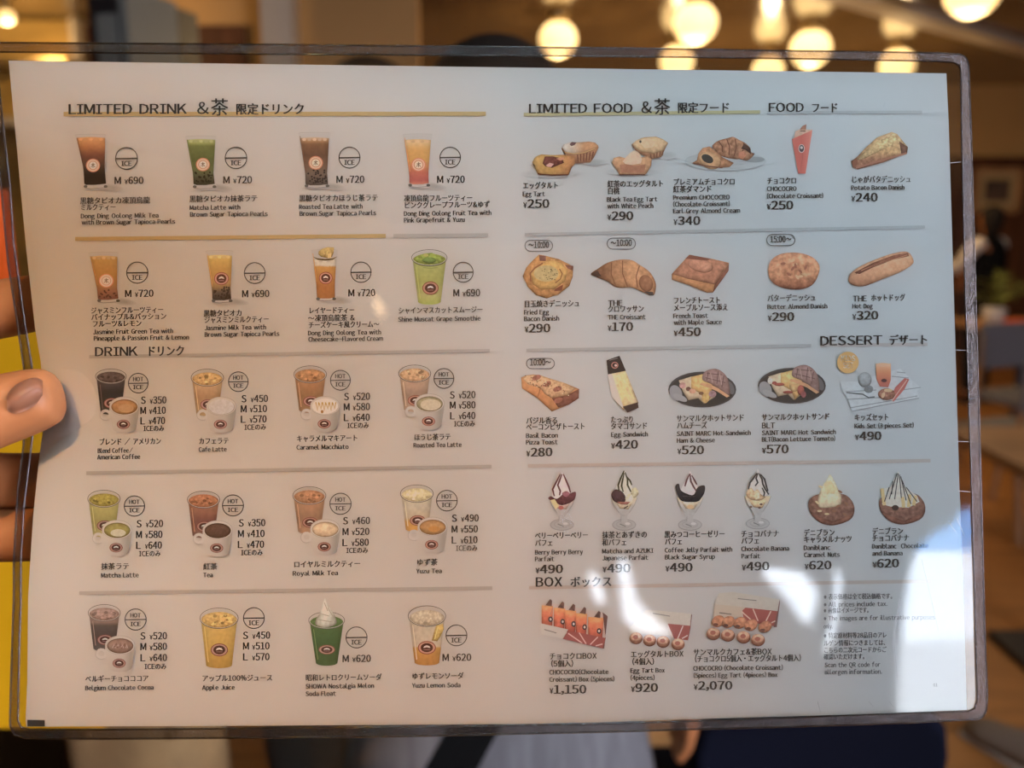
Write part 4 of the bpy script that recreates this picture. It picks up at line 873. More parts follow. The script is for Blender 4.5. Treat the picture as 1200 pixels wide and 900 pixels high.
def mug(k, cx, cy, rx, ry, yb, drink, foam=None, emb=True):
    n = 16; W = lighten(cx, cy, 1.03); bw = rx*.80
    hx, hy = cx-rx-4.2, cy+10
    k.ring(hx, hy, 5.2, 4.6, 3.4, W); k.ring(hx, hy+.4, 6.8, 6.2, .5, lighten(cx, cy, .84), a0=60, a1=230)
    body = [(cx-rx, cy), (cx+rx, cy), (cx+rx*.97, cy+8), (cx+bw, yb-6)]+[(cx+bw*math.cos(t), yb-6+6*math.sin(t)) for t in [math.pi*i/n for i in range(1, n)]]+[(cx-bw, yb-6), (cx-rx*.97, cy+8)]
    k.poly(body, mul(grad([(cx-rx, W), (cx+rx*.2, lighten(cx, cy, .99)), (cx+rx*.75, lighten(cx, cy, .84)), (cx+rx, lighten(cx, cy, .9))], True), lambda x, y: 1-.05*(y-cy)/(yb-cy)), step=1.5)
    k.ell(cx, cy, rx, ry, W); k.ring(cx, cy, rx-.3, ry-.3, .5, lighten(cx, cy, .87))
    k.ell(cx+.2, cy+.9, rx-2.1, ry-2.3, tuple(v*.8 for v in drink)); k.ell(cx+.2, cy+1.5, rx-2.6, ry-2.9, drink, nz=.14, ns=.25, step=1.3)
    if foam:
        fx, fy, fr, fq, fc = foam; k.ell(cx+fx, cy+fy, fr, fq, fc, nz=.06, ns=.4, step=1.3)
STD = dict(coffee=(58, 50, 42))
def pair(name, cx, cy, rx, ry, st, top, mx, my, drink, foam=None, mtop=None, ice=10):
    k = Ink(); yb = cy+46
    cup(k, cx, cy, rx, ry, yb, rx*.68, [(cy+(yb-cy)*a, c) for a, c in st], top, ice=ice); emblem(k, cx+1, cy+31.5, 9.4, 6.2)
    z = k.z; p = k.build('product_picture', label=f'printed picture of {name} in a glass and a white mug')
    k = Ink(); mug(k, mx, my, 17.6, 11.2, my+31.5, drink, foam)
    if mtop: mtop(k, mx, my)
    z2 = k.z; m = k.build('mug', p, label=f'white mug of {name}', base=z)
    k = Ink(); emblem(k, mx-1, my+21.3, 7.7, 5.5); k.build('round_emblem', m, base=z+z2)
B = lambda *c: c
pair('black coffee', 130, 441, 18, 8.6, [(0, (96, 74, 60)), (.25, (72, 62, 54)), (.4, (54, 46, 40)), (1, (62, 56, 46))], (92, 70, 58), 145.6, 476, (176, 116, 58), (2, 2.5, 9, 5, (190, 134, 76)))
pair('cafe latte', 243, 442.6, 19, 10, [(0, (190, 142, 84)), (.25, (184, 138, 88)), (.5, (164, 118, 72)), (1, (178, 134, 78))], (190, 142, 76), 259.3, 476, (186, 164, 136), (0, .6, 15, 9, (188, 168, 142)))
def drizzle(k, x, y):
    k.ell(x, y+.6, 15.3, 9.2, (208, 188, 158), nz=.06, step=1.4)
    for q in range(6): k.line([(x-11+q*4, y-4+q % 2), (x-9+q*4, y+6-(q % 2)*2), (x-7.4+q*4, y-4)], 1.3, (176, 130, 48), False)
    k.z += 1; k.ell(x-3.5, y+7, 1.6, 2, (160, 104, 40))
pair('caramel macchiato', 363.5, 438.8, 19.2, 10, [(0, (176, 124, 76)), (.3, (164, 112, 66)), (.55, (142, 98, 56)), (1, (150, 108, 70))], (170, 116, 66), 381, 475.4, (200, 178, 148), None, drizzle)
pair('roasted tea latte', 486, 437.8, 18.8, 10, [(0, (186, 150, 116)), (.3, (170, 136, 108)), (.55, (146, 118, 94)), (1, (172, 140, 112))], (184, 142, 96), 503.2, 472.4, (150, 134, 96), (1.5, 2, 12, 6.6, (186, 168, 136)))
pair('matcha latte', 121.8, 584.5, 19, 10, [(0, (186, 160, 82)), (.3, (182, 158, 76)), (.6, (164, 142, 66)), (1, (188, 160, 90))], (166, 138, 44), 137, 620.5, (160, 134, 58), (1.5, 4, 9, 4.4, (206, 182, 140)))
pair('black tea', 238.5, 585.5, 19, 10, [(0, (180, 116, 74)), (.3, (162, 98, 68)), (.55, (128, 78, 62)), (1, (136, 92, 72))], (182, 108, 62), 254.9, 621, (104, 70, 50))
pair('royal milk tea', 362.5, 580.8, 19.4, 10.4, [(0, (186, 132, 88)), (.3, (178, 126, 84)), (.55, (158, 112, 78)), (1, (182, 132, 92))], (176, 118, 74), 381, 619.5, (208, 172, 128))
pair('yuzu tea', 488.5, 578.5, 19.2, 10.2, [(0, (190, 170, 128)), (.3, (186, 172, 146)), (.62, (186, 164, 128)), (.72, (200, 140, 50)), (1, (200, 134, 40))], (200, 182, 128), 506.8, 617, (176, 128, 70), (2, 3, 7, 3.6, (192, 130, 50)), ice=6)
def whip(k, x, y):
    for q in range(7): k.line([(x-9+q*2.6, y+3.4-(q % 3)), (x-7+q*2.5, y-.4-(q % 2)*2), (x-5+q*2.3, y+3.5)], 1.2, (128, 84, 62) if q % 2 else (190, 146, 118), False)
    k.z += 1
pair('chocolate cocoa', 122.2, 718.3, 18.8, 9.8, [(0, (150, 112, 88)), (.24, (150, 110, 86)), (.32, (98, 78, 62)), (.6, (84, 66, 54)), (1, (104, 86, 72))], (164, 120, 94), 140.6, 756, (150, 106, 80), None, whip, 18)
def solo(name, cx, cy, rx, ry, yb, bw, st, top, emb, ice=10, liq=.18, after=None):
    k = Ink(); cup(k, cx, cy, rx, ry, yb, bw, st, top, ice=ice, liq=liq)
    if after: after(k)
    z = k.z; p = k.build('product_picture', label=f'printed picture of {name} in a tumbler')
    k = Ink(); emblem(k, *emb); k.build('round_emblem', p, base=z)
def muscat(k):
    k.poly([(484.5, 304), (488, 300), (494, 298), (499, 296.8), (506, 296.2), (511, 298.4), (517, 301), (521.5, 303), (519, 307), (510, 309.5), (498, 309), (489, 307)], (132, 150, 48), nz=.4, ns=.3, step=1.2)
    k.ell(503, 305, 8, 3.6, (104, 132, 58), nz=.2); k.ell(499, 299, 3, 1.8, (178, 170, 78)); k.ell(507, 299, 3.4, 2, (148, 166, 52))
    k.line([(496, 313.5), (505, 314.6), (513, 313.4)], .9, (134, 142, 64))
solo('green muscat smoothie', 503.2, 302, 20.8, 9.4, 358, 13.4, [(300, (150, 150, 66)), (312, (160, 162, 84)), (330, (152, 154, 72)), (345, (168, 164, 92)), (357, (150, 158, 60))], (140, 150, 56), (504.4, 337.6, 9.6, 7.8), 4, .3, muscat)
solo('apple juice', 256.7, 724.5, 22.4, 12, 784, 15.2, [(724, (204, 152, 66)), (738, (202, 152, 62)), (755, (196, 146, 54)), (770, (190, 136, 40)), (784, (176, 122, 32))], (200, 150, 72), (257, 761.6, 10.2, 7.6), 14)
def lemon(k):
    k.poly([(511, 733), (519, 731), (520.3, 737), (516, 746), (512.4, 751.5), (506, 750.6), (508, 743)], (184, 148, 66), nz=.18, ns=.4, step=1.2)
    k.line([(513, 735), (509.5, 749)], .9, (208, 180, 96)); k.ring(500.3, 722, 22, 12, .8, lighten(500, 722, .55))
solo('yuzu lemon soda', 500.3, 722, 22, 12, 780.8, 14.5, [(722, (172, 152, 124)), (744, (176, 156, 130)), (757.5, (178, 156, 128)), (759.5, (184, 128, 46)), (780, (164, 102, 24))], (172, 152, 122), (500.2, 759, 10.6, 7.8), 3, .2, lemon)
def cream(k):
    k.poly([(369.5, 731), (370.5, 725), (374, 720), (376.3, 713), (378.5, 706), (381.3, 700.8), (383, 706), (386, 711), (389.5, 716.5), (393, 723), (394.4, 730), (390, 733.5), (381, 735.6), (373, 734)], mul(grad([(370, (176, 164, 140)), (380, (200, 188, 164)), (395, (166, 154, 132))], True), lambda x, y: 1), smooth=True, nz=.14, ns=.35, step=1.2)
    for a, b in (((380, 706), (384, 716)), ((375, 719), (386, 722)), ((372, 726), (390, 729)), ((384, 712), (391, 724))): k.line([a, b], .8, (150, 136, 112), False)
    k.z += 1
solo('green melon soda with soft cream', 382.8, 727, 21, 9.8, 781.2, 12.6, [(724, (98, 112, 52)), (738, (70, 96, 46)), (756, (62, 88, 44)), (781, (66, 84, 42))], (84, 108, 50), (383, 761.3, 9.8, 5.6), 0, .25, cream)

# pastries: outlines read off the sheet, in crop coordinates
def crop(ox, oy, s): return lambda *p: [(ox+x/s, oy+y/s) for x, y in p]
def pic(label): k = Ink(); return k, (lambda nm='product_picture': k.build(nm, label='printed picture of '+label))
CR = lambda a, b, s=.6: mul(lambda x, y: a, lambda x, y: 1)
def tart_half(k, P, edge, mid):
    pass
# egg tart, half in front of a whole one
k, done = pic('a halved egg tart before a whole one'); P = crop(610, 145, 12)
soft_shadow(k, 646, 203.5, 36, 5, .10); soft_shadow(k, 697, 190, 14, 4, .12)
k.poly(P((575, 350), (640, 440), (760, 560), (980, 545), (1030, 480), (1100, 330), (1050, 265), (960, 250), (850, 260), (700, 260), (610, 290)), (168, 114, 76), nz=.2, step=1.2)
for q in range(6): k.line(P((800+q*45, 430+q*-8), (810+q*38, 540-q*6)), 1.3, (112, 66, 48), False)
k.z += 1
k.poly(P((580, 340), (640, 410), (760, 440), (900, 420), (1040, 370), (1095, 310), (1040, 262), (960, 250), (860, 265), (700, 258), (620, 285)), mul(grad([(658, (205, 196, 190)), (672, (192, 172, 150)), (684, (190, 136, 88)), (702, (196, 140, 90))], True), lambda x, y: 1), nz=.12, step=1.2)
k.poly(P((690, 290), (720, 255), (790, 262), (760, 300), (715, 315)), (108, 76, 76)); k.line(P((620, 400), (760, 425), (900, 405), (1050, 350)), 1.1, (196, 152, 84))
k.poly(P((165, 545), (190, 490), (230, 455), (300, 430), (450, 440), (600, 435), (760, 460), (768, 560), (720, 610), (680, 720), (480, 728), (270, 722), (235, 690), (195, 610)), mul(grad([(625, (176, 138, 66)), (645, (190, 146, 62)), (672, (180, 120, 62))], True), lambda x, y: 1), nz=.14, step=1.2)
k.poly(P((310, 560), (340, 460), (450, 458), (590, 490), (610, 550), (540, 580), (440, 620), (350, 600)), (112, 58, 48), nz=.3, ns=.4, step=1.1)
k.poly(P((355, 585), (410, 550), (470, 565), (430, 610), (380, 605)), (212, 160, 150)); k.poly(P((500, 490), (600, 470), (620, 500), (560, 520)), (208, 140, 100))
k.line(P((240, 705), (440, 722), (670, 718)), 1.4, (100, 52, 36)); k.poly(P((165, 545), (200, 580), (205, 610), (180, 590)), (74, 56, 48)); done()
# peach egg tart
k, done = pic('peach egg tarts, one cut in half'); P = crop(705, 145, 12)
soft_shadow(k, 741, 201.5, 32, 4.6, .08); soft_shadow(k, 782, 182, 12, 5, .09)
k.poly(P((430, 290), (470, 360), (540, 420), (700, 500), (840, 470), (900, 340), (935, 270), (860, 215), (760, 180), (600, 190), (480, 240)), (172, 122, 84), nz=.2, step=1.2)
for q in range(5): k.line(P((690+q*45, 430-q*14), (700+q*38, 490-q*10)), 1.2, (116, 74, 54), False)
k.z += 1
k.poly(P((430, 285), (480, 240), (560, 200), (740, 180), (860, 215), (930, 265), (860, 380), (740, 420), (570, 400), (480, 350)), (202, 164, 118), nz=.14, step=1.2)
k.poly(P((560, 220), (660, 200), (760, 260), (720, 330), (600, 340), (550, 280)), (214, 180, 140), nz=.08); k.ell(750.5, 166, 1.3, 1.6, (86, 76, 72)); k.line(P((440, 320), (500, 400)), .9, (128, 84, 80))
k.poly(P((145, 540), (170, 480), (250, 460), (320, 480), (560, 470), (650, 455), (705, 500), (700, 580), (640, 690), (610, 720), (250, 722), (230, 680)), (184, 136, 92), nz=.16, step=1.2)
k.poly(P((250, 580), (330, 570), (480, 590), (620, 570), (600, 690), (280, 690)), (168, 112, 80), nz=.1)
k.poly(P((300, 530), (330, 480), (400, 410), (470, 370), (540, 420), (570, 500), (550, 560), (420, 580), (330, 565)), (216, 180, 150), nz=.08, step=1.2)
k.line(P((250, 715), (610, 715)), 1.2, (100, 58, 40)); done()
# premium croissant
k, done = pic('chocolate croissants with almond cream on a faint plate'); P = crop(800, 145, 12)
k.ell(850, 189, 47.5, 11, lighten(850, 189, .95)); k.ring(850, 189, 47.5, 11, .5, lighten(850, 189, .9)); k.ell(884, 187, 12, 3.5, lighten(884, 187, .8))
k.poly(P((420, 330), (440, 280), (510, 235), (620, 205), (710, 185), (790, 225), (880, 270), (950, 340), (965, 400), (1010, 420), (975, 470), (900, 520), (800, 500), (740, 500), (620, 480), (520, 440)), (158, 108, 74), smooth=True, nz=.32, ns=.22, step=1.2)
for a in ((510, 250, 560, 400), (620, 215, 650, 440), (740, 215, 720, 460), (860, 270, 790, 470)): k.line(P(a[:2], ((a[0]+a[2])/2+25, (a[1]+a[3])/2), a[2:]), 1.1, (110, 66, 46), False)
k.z += 1; k.poly(P((820, 350), (870, 280), (950, 340), (960, 430), (890, 370)), (86, 58, 50), nz=.2); k.poly(P((790, 400), (870, 380), (900, 440), (850, 500), (780, 480)), (190, 120, 84), nz=.2)
k.poly(P((130, 555), (200, 510), (220, 420), (280, 340), (380, 320), (470, 390), (560, 470), (720, 550), (660, 610), (520, 622), (380, 600), (250, 575)), (172, 118, 76), nz=.26, step=1.2)
k.ell(832, 188, 13.5, 9.5, (196, 148, 98), rot=25, nz=.14); k.ell(829, 186, 7.4, 4.6, (62, 60, 58), rot=28); k.line(P((150, 560), (380, 600), (560, 618)), 1.2, (116, 66, 52)); done()
# chocolate croissant in a red paper sleeve
k, done = pic('a chocolate croissant in a red paper sleeve'); P = crop(850, 100, 4)
k.poly(P((345, 212), (362, 190), (380, 182), (378, 212)), (150, 100, 78), nz=.3, step=1.2); k.poly(P((322, 245), (328, 215), (345, 208), (408, 208), (405, 240), (320, 258)), (200, 160, 136), nz=.1); k.line(P((350, 214), (376, 214)), 1.2, (92, 66, 58))
k.poly(P((312, 252), (408, 210), (376, 414), (342, 414)), mul(grad([(928, (190, 98, 82)), (940, (188, 90, 76)), (952, (204, 122, 106))], True), lambda x, y: 1), step=1.5); k.line(P((326, 262), (355, 242), (362, 340), (350, 410)), .5, (166, 84, 74))
k.ell(939.3, 174, 3.6, 5, (206, 186, 180)); k.ell(939.3, 174, 2.9, 4.2, (84, 80, 84)); k.ell(939.3, 173, 1.6, 1.6, (190, 186, 186)); done()
# potato danish
k, done = pic('a wedge shaped potato bacon danish'); P = crop(850, 100, 4)
k.poly(P((590, 355), (612, 340), (660, 290), (710, 245), (780, 218), (805, 228), (856, 290), (852, 318), (740, 362), (620, 394), (597, 385)), mul(grad([(155, (186, 152, 108)), (178, (178, 142, 92)), (188, (150, 102, 74)), (198, (160, 110, 82))]), lambda x, y: 1), nz=.3, ns=.25, step=1.2)
k.poly(P((610, 352), (660, 305), (710, 262), (790, 235), (815, 262), (740, 300), (650, 345)), (194, 166, 112), nz=.35, ns=.4, step=1.1); k.poly(P((815, 262), (856, 290), (852, 318), (825, 322)), (116, 82, 68), nz=.2); k.ell(1002, 191, 3, 4.5, (134, 84, 60), rot=20); k.line(P((612, 388), (720, 355), (850, 318)), 2.2, (156, 104, 82)); done()
# fried egg danish
k, done = pic('a fried egg danish'); P = crop(605, 280, 11.25)
k.poly(P((85, 490), (130, 380), (210, 290), (300, 205), (400, 225), (560, 265), (700, 335), (752, 370), (745, 500), (700, 620), (560, 730), (400, 785), (260, 740), (150, 630)), (178, 126, 64), nz=.26, ns=.2, step=1.2)
k.poly(P((190, 470), (230, 390), (350, 310), (480, 280), (600, 320), (680, 420), (640, 560), (500, 660), (330, 670), (220, 600)), (192, 150, 72), nz=.16, ns=.25, step=1.2); k.line(P((190, 560), (185, 450), (250, 380), (350, 320)), 1.6, (138, 84, 48)); k.line(P((570, 395), (605, 460), (580, 530), (515, 580)), 1.1, (132, 84, 52))
k.ell(640, 320.5, 14.5, 9.5, (184, 166, 108), nz=.1, ns=.3); k.poly(P((300, 215), (390, 225), (390, 290), (310, 290)), (122, 80, 72), nz=.3); k.poly(P((640, 340), (752, 355), (748, 420), (680, 390)), (124, 76, 60), nz=.3); k.poly(P((510, 660), (620, 600), (600, 680), (500, 690)), (128, 70, 46))
rnd = random.Random(3)
for _ in range(34): k.ell(605+(310+rnd.random()*230)/11.25, 280+(390+rnd.random()*150)/11.25, .6, .55, (84, 76, 44), n=6, up=False)
k.z += 1; done()
# croissant
k, done = pic('a curved croissant'); P = crop(600, 260, 4.286)
k.poly(P((396, 262), (430, 236), (480, 205), (540, 190), (600, 192), (640, 215), (690, 250), (720, 300), (722, 340), (708, 370), (660, 355), (600, 330), (530, 330), (480, 300), (430, 280)), mul(grad([(694, (96, 62, 44)), (708, (126, 84, 52)), (722, (160, 114, 72)), (745, (186, 136, 88)), (768, (176, 122, 74))], True), lambda x, y: 1), smooth=True, nz=.2, ns=.2, step=1.2)
for a in ((460, 225, 470, 290), (500, 205, 520, 320), (555, 195, 580, 325), (640, 220, 630, 330)): k.line(P(a[:2], ((a[0]+a[2])/2-12, (a[1]+a[3])/2), a[2:]), 1.2, (124, 80, 50), False)
k.z += 1; k.ell(757, 332, 8, 10, (150, 100, 64), rot=-20, nz=.15); k.poly(P((660, 350), (708, 352), (712, 370), (690, 366)), (66, 62, 62)); k.poly(P((396, 262), (430, 245), (450, 275), (420, 276)), (70, 50, 44)); done()
# french toast
k, done = pic('a thick square of french toast'); P = crop(600, 260, 4.286)
k.poly(P((802, 262), (890, 165), (1000, 185), (1090, 205), (1088, 245), (1010, 355), (980, 356), (880, 315), (803, 290)), (178, 124, 70), nz=.16, step=1.3); k.poly(P((806, 262), (892, 168), (1000, 188), (1088, 208), (1018, 315), (880, 285)), (172, 116, 84), nz=.2, ns=.25, step=1.2)
k.poly(P((1018, 315), (1090, 208), (1088, 245), (1010, 355)), (140, 88, 66), nz=.14); k.ell(821, 311, 15, 8, (188, 132, 100), rot=14, nz=.16); k.poly(P((870, 185), (892, 165), (1000, 185), (980, 195)), (128, 76, 58)); done()
# butter almond danish
k, done = pic('a round almond danish'); P = crop(860, 260, 4.286)
k.poly(P((172, 240), (190, 190), (240, 160), (320, 155), (390, 175), (428, 215), (425, 265), (390, 320), (320, 340), (240, 330), (185, 295)), mul(grad([(296, (186, 128, 90)), (322, (186, 130, 88)), (338, (142, 86, 56))]), lambda x, y: 1), smooth=True, nz=.28, ns=.2, step=1.2)
rnd = random.Random(5)
for _ in range(16):
    a = rnd.random()*6.28; q = rnd.random()**.5; x, y = 930+20*q*math.cos(a), 315+10*q*math.sin(a); k.ell(x, y, 3.2, 1.5, rnd.choice(((214, 168, 122), (206, 150, 104), (152, 96, 72))), rot=rnd.random()*180, n=12)
done()
# hot dog
k, done = pic('a long hot dog bun'); P = crop(860, 260, 4.286)
k.poly(P((575, 285), (590, 255), (640, 220), (720, 185), (800, 158), (870, 150), (900, 185), (895, 215), (830, 255), (740, 290), (660, 322), (610, 322), (580, 305)), mul(grad([(295, (190, 140, 100)), (320, (194, 146, 104)), (334, (170, 118, 82))]), lambda x, y: 1), smooth=True, nz=.12, step=1.3)
k.poly(P((605, 255), (700, 205), (800, 168), (875, 155), (880, 172), (800, 190), (700, 228), (630, 262)), (146, 92, 66), nz=.2); k.line(P((640, 245), (740, 205), (870, 165)), 1.4, (186, 128, 84)); k.line(P((612, 262), (720, 212), (870, 162)), .8, (124, 74, 58)); done()
# pizza toast
k, done = pic('thick bacon pizza toast'); P = crop(600, 420, 12)
k.poly(P((130, 270), (200, 240), (300, 225), (390, 235), (560, 290), (740, 345), (945, 430), (940, 560), (800, 650), (560, 748), (360, 560), (140, 420)), (182, 122, 68), nz=.12, step=1.3); k.poly(P((560, 560), (760, 520), (945, 430), (940, 560), (800, 650), (650, 690)), (122, 74, 58), nz=.25)
k.poly(P((140, 280), (210, 240), (320, 228), (400, 240), (560, 290), (740, 345), (900, 420), (780, 520), (560, 560), (460, 500), (390, 410), (230, 370)), (190, 150, 104), nz=.22, ns=.4, step=1.1); rnd = random.Random(8)
for cx, cy in ((345, 270), (490, 360), (640, 430), (650, 590)): k.ell(600+cx/12, 420+cy/12, 5.4, 3, (150, 92, 72), rot=-20, nz=.3)
for _ in range(46):
    t = rnd.random(); u = rnd.random(); k.ell(600+(190+600*t+u*90-40)/12, 420+(270+180*t+u*140-40)/12, .75, .6, rnd.choice(((84, 66, 40), (120, 70, 44), (214, 184, 140))), n=7, up=False)
k.z += 1; k.line(P((400, 420), (360, 555)), 1, (150, 96, 56)); done()
# egg sandwich
k, done = pic('an egg sandwich in a black and clear wrapper'); P = crop(600, 400, 4.286)
k.poly(P((482, 165), (570, 148), (636, 310), (560, 345), (500, 280)), mul(grad([(712, (192, 180, 160)), (728, (206, 178, 116)), (746, (196, 172, 130))], True), lambda x, y: 1), nz=.14, step=1.3); k.poly(P((482, 165), (500, 160), (560, 330), (556, 335), (500, 280)), (190, 178, 168))
for a in ((530, 180, 560, 290), (545, 170, 590, 300), (560, 165, 612, 290)): k.line(P(a[:2], a[2:]), 1.6, (216, 190, 124), False)
k.z += 1; k.poly(P((475, 95), (540, 72), (572, 148), (482, 166)), (50, 44, 44)); k.poly(P((556, 328), (632, 306), (636, 334), (580, 358)), (60, 46, 42)); k.ring(720.5, 428, 3.6, 3.4, 1.2, (176, 112, 96)); k.ell(721.6, 428.2, 1.6, 1.4, (196, 170, 160)); k.line(P((490, 95), (530, 84)), .6, (140, 130, 126)); done()
# hot sandwiches on black plates
def hot(name, ox, oy, dx, filling):
    k, done = pic(name); P = crop(ox, oy, 12)
    cx, cy = ox+48, oy+41.5
    k.ell(cx, cy, 39.8, 21, (70, 70, 72), step=2.4); k.ell(cx, cy+.3, 37.6, 19.2, (58, 57, 58), nz=.1, step=2.2); k.ell(cx-31, cy+4, 7, 9.5, (142, 142, 146), rot=-25); k.ell(cx-26, cy+9.5, 9, 3.4, (150, 150, 154), rot=25); k.ell(cx+33, cy-2, 4, 8, (102, 102, 106), rot=-20)
    k.poly(P((245, 370), (420, 315), (560, 300), (700, 480), (760, 600), (600, 700), (520, 620), (380, 650), (300, 520)), (190, 172, 142), nz=.14, step=1.3)
    k.poly(P((420, 320), (580, 280), (720, 420), (700, 600), (620, 700), (560, 560), (420, 480)), (206, 164, 92), nz=.18, ns=.3, step=1.2)
    for x, y, rx, ry, c in filling: k.ell(ox+x/12, oy+y/12, rx, ry, c, n=14, nz=.25, step=1.3)
    k.poly(P((580, 360), (600, 260), (700, 210), (800, 215), (900, 290), (950, 400), (965, 560), (930, 600), (820, 500), (700, 420)), (146, 116, 112), smooth=True, nz=.16, step=1.3)
    k.poly(P((560, 400), (680, 420), (800, 480), (960, 590), (920, 610), (780, 520), (660, 470), (540, 430)), (198, 150, 104), nz=.1)
    for a in ((660, 250, 640, 370), (800, 240, 780, 420), (880, 300, 850, 470), (620, 330, 900, 400), (640, 270, 860, 290)): k.line(P(a[:2], a[2:]), .9, (104, 78, 78), False)
    k.z += 1; k.line(P((690, 260), (720, 400)), 1, (176, 150, 140)); k.line(P((820, 280), (850, 430)), 1, (176, 150, 140)); done()
hot('a ham and cheese hot sandwich on a black plate', 775, 415, 0, [(300, 440, 4, 3.6, (190, 140, 134)), (380, 490, 3, 2.6, (108, 70, 62)), (440, 520, 4, 3, (192, 140, 112)), (560, 550, 3, 2, (112, 80, 56)), (620, 620, 4.4, 5.5, (204, 166, 88)), (720, 560, 4.5, 4, (150, 116, 124))])
hot('a bacon and tomato hot sandwich on a black plate', 880, 410.5, 0, [(330, 460, 3, 2, (150, 70, 60)), (400, 480, 6, 2, (160, 76, 62)), (520, 590, 6, 1.8, (156, 74, 62)), (610, 500, 6, 7, (204, 170, 108)), (700, 560, 4, 6, (166, 86, 74)), (740, 620, 3, 4, (150, 84, 90)), (270, 430, 3, 4, (200, 198, 190))])
# kids set on a striped cloth (the plush toy of the photograph is left plain)
k, done = pic('a kids set of juice, croissant and toy on a striped cloth'); P = crop(975, 410, 10)
k.poly(P((100, 375), (280, 370), (520, 300), (800, 220), (880, 300), (1045, 450), (1000, 475), (1020, 560), (720, 630), (240, 722), (170, 540), (110, 490)), lighten(1030, 460, 1.045), nz=.05, step=2)
for a in ((160, 490, 520, 470), (180, 580, 560, 560), (210, 680, 1000, 540), (240, 718, 1020, 565), (760, 260, 860, 270), (820, 470, 1040, 440), (700, 310, 900, 330)): k.line(P(a[:2], a[2:]), 1, lighten(1030, 460, .78), False)
k.z += 1; k.ell(1013.5, 445, 8, 9, lighten(1013, 445, .86), nz=.12); k.ell(1018, 456, 5.4, 4.5, lighten(1013, 445, .72), nz=.14); k.line(P((170, 500), (360, 520), (430, 560), (500, 550)), 1.5, lighten(1013, 445, .6))
k.poly(P((512, 160), (690, 160), (690, 350), (660, 440), (560, 430), (520, 340)), mul(grad([(428, (206, 160, 122)), (436, (196, 132, 84)), (448, (176, 100, 80)), (455, (160, 96, 90))]), lambda x, y: 1), step=1.4); k.ell(1035, 427.5, 8.2, 2.2, (206, 164, 126)); k.ell(1036, 446, 3.4, 2, (96, 72, 74))
k.poly(P((740, 440), (850, 330), (905, 345), (850, 460), (720, 610), (690, 560)), (180, 98, 88), nz=.1); k.line(P((880, 350), (700, 600)), 1, (206, 168, 150)); k.ell(1039, 462, 10, 7, (156, 108, 84), nz=.35, ns=.4, step=1.1); k.ell(1041, 457.5, 5, 2, (214, 174, 124)); k.ell(1035, 463, 2, 3.4, (210, 170, 130), rot=20)
p = done(); z = k.z
k = Ink(); k.ell(993.7, 424.8, 12.7, 12.7, (198, 158, 84), n=40); text(k, 'KIDS', 985.6, 423.2, 1002.4, 9, .03, (232, 226, 214), 0); text(k, 'SET', 987.7, 431.4, 1000.6, 9, .03, (232, 226, 214), 0)
for i, q in enumerate(k.v): k.v[i] = (q[0], q[1], 1 if i < 40 else 2)
k.build('kids_badge', p, base=z, label='round ochre badge reading KIDS SET')
# parfaits
def parfait(name, cx, yt, y1, sauce, toppings, stripes, cup_c, cream_c):
    """soft cream peak at yt, rim of the glass at y1"""
    k, done = pic(name); G = lambda f: lighten(cx, y1, f)
    by = y1+32
    k.ell(cx, by, 13.6, 6.4, G(.93)); k.ring(cx, by, 13.6, 6.4, .8, G(.82)); k.ring(cx, by-.5, 9, 3.8, .7, G(.86)); k.line([(cx-5, by-1), (cx+2, by+2)], 1.2, G(.74)); k.ell(cx+4, by-1.4, 3, 1.6, G(1.05))
    k.poly([(cx-4, by-3), (cx-3.6, y1+20), (cx+3.6, y1+20), (cx+4, by-3)], G(.95)); k.line([(cx-3.5, y1+20), (cx-3.7, by-4)], .6, G(.82))
    k.poly([(cx-15.5, y1), (cx+15.5, y1), (cx+12, y1+9), (cx+6, y1+18), (cx+3.6, y1+22), (cx-3.6, y1+22), (cx-6, y1+18), (cx-12, y1+9)], mul(grad([(y1, cup_c), (y1+12, G(.97)), (y1+22, G(.93))]), lambda x, y: 1), nz=.07, step=1.5)
    k.poly([(cx-11, y1+4), (cx+11, y1+4), (cx+5, y1+14), (cx-5, y1+13)], cup_c, nz=.2, ns=.3, step=1.3); k.line([(cx-15.5, y1), (cx-12, y1+9), (cx-6, y1+18)], .6, G(.8)); k.line([(cx+15.5, y1), (cx+12, y1+9), (cx+6, y1+18)], .6, G(.8))
    k.poly([(cx, yt), (cx+2.5, yt+5), (cx+6, yt+12), (cx+9.5, yt+20), (cx+11.5, yt+28), (cx+6, yt+33), (cx-7, yt+33), (cx-12, yt+28), (cx-10, yt+20), (cx-5, yt+11), (cx-1.8, yt+5)], cream_c, smooth=True, nz=.07, step=1.4)
    for c, pts in toppings:
        k.poly([(cx+x, yt+y) for x, y in pts], c, smooth=True, nz=.25, ns=.4, step=1.2)
    for s in stripes: k.line([(cx+x, yt+y) for x, y in s], [1.2]+[2.1]*(len(s)-2)+[1.5], sauce, False)
    k.z += 1; return k, done
k, d = parfait('a berry parfait', 658.6, 553.5, 583, (92, 48, 52), [((98, 52, 54), [(-16, 31), (-13, 28), (-6, 31), (2, 25), (8, 25), (16, 23), (15, 31), (9, 36), (-1, 38.5), (-8, 35)]), ((150, 88, 96), [(0, 25), (5, 22), (9, 25), (5, 29)])], [[(-2, 2), (-7, 12), (-11, 20), (-9, 28)], [(0, 2), (-3, 10), (-5, 15), (-2, 22), (-3, 27)], [(1.5, 2), (5, 10), (8, 17), (10, 24)]], (204, 172, 150), (206, 188, 190))
k.ell(657.5, 595, 3, 2.4, (176, 96, 84)); k.poly([(645, 586), (650, 585), (655, 593), (651, 597)], (204, 182, 120)); d()
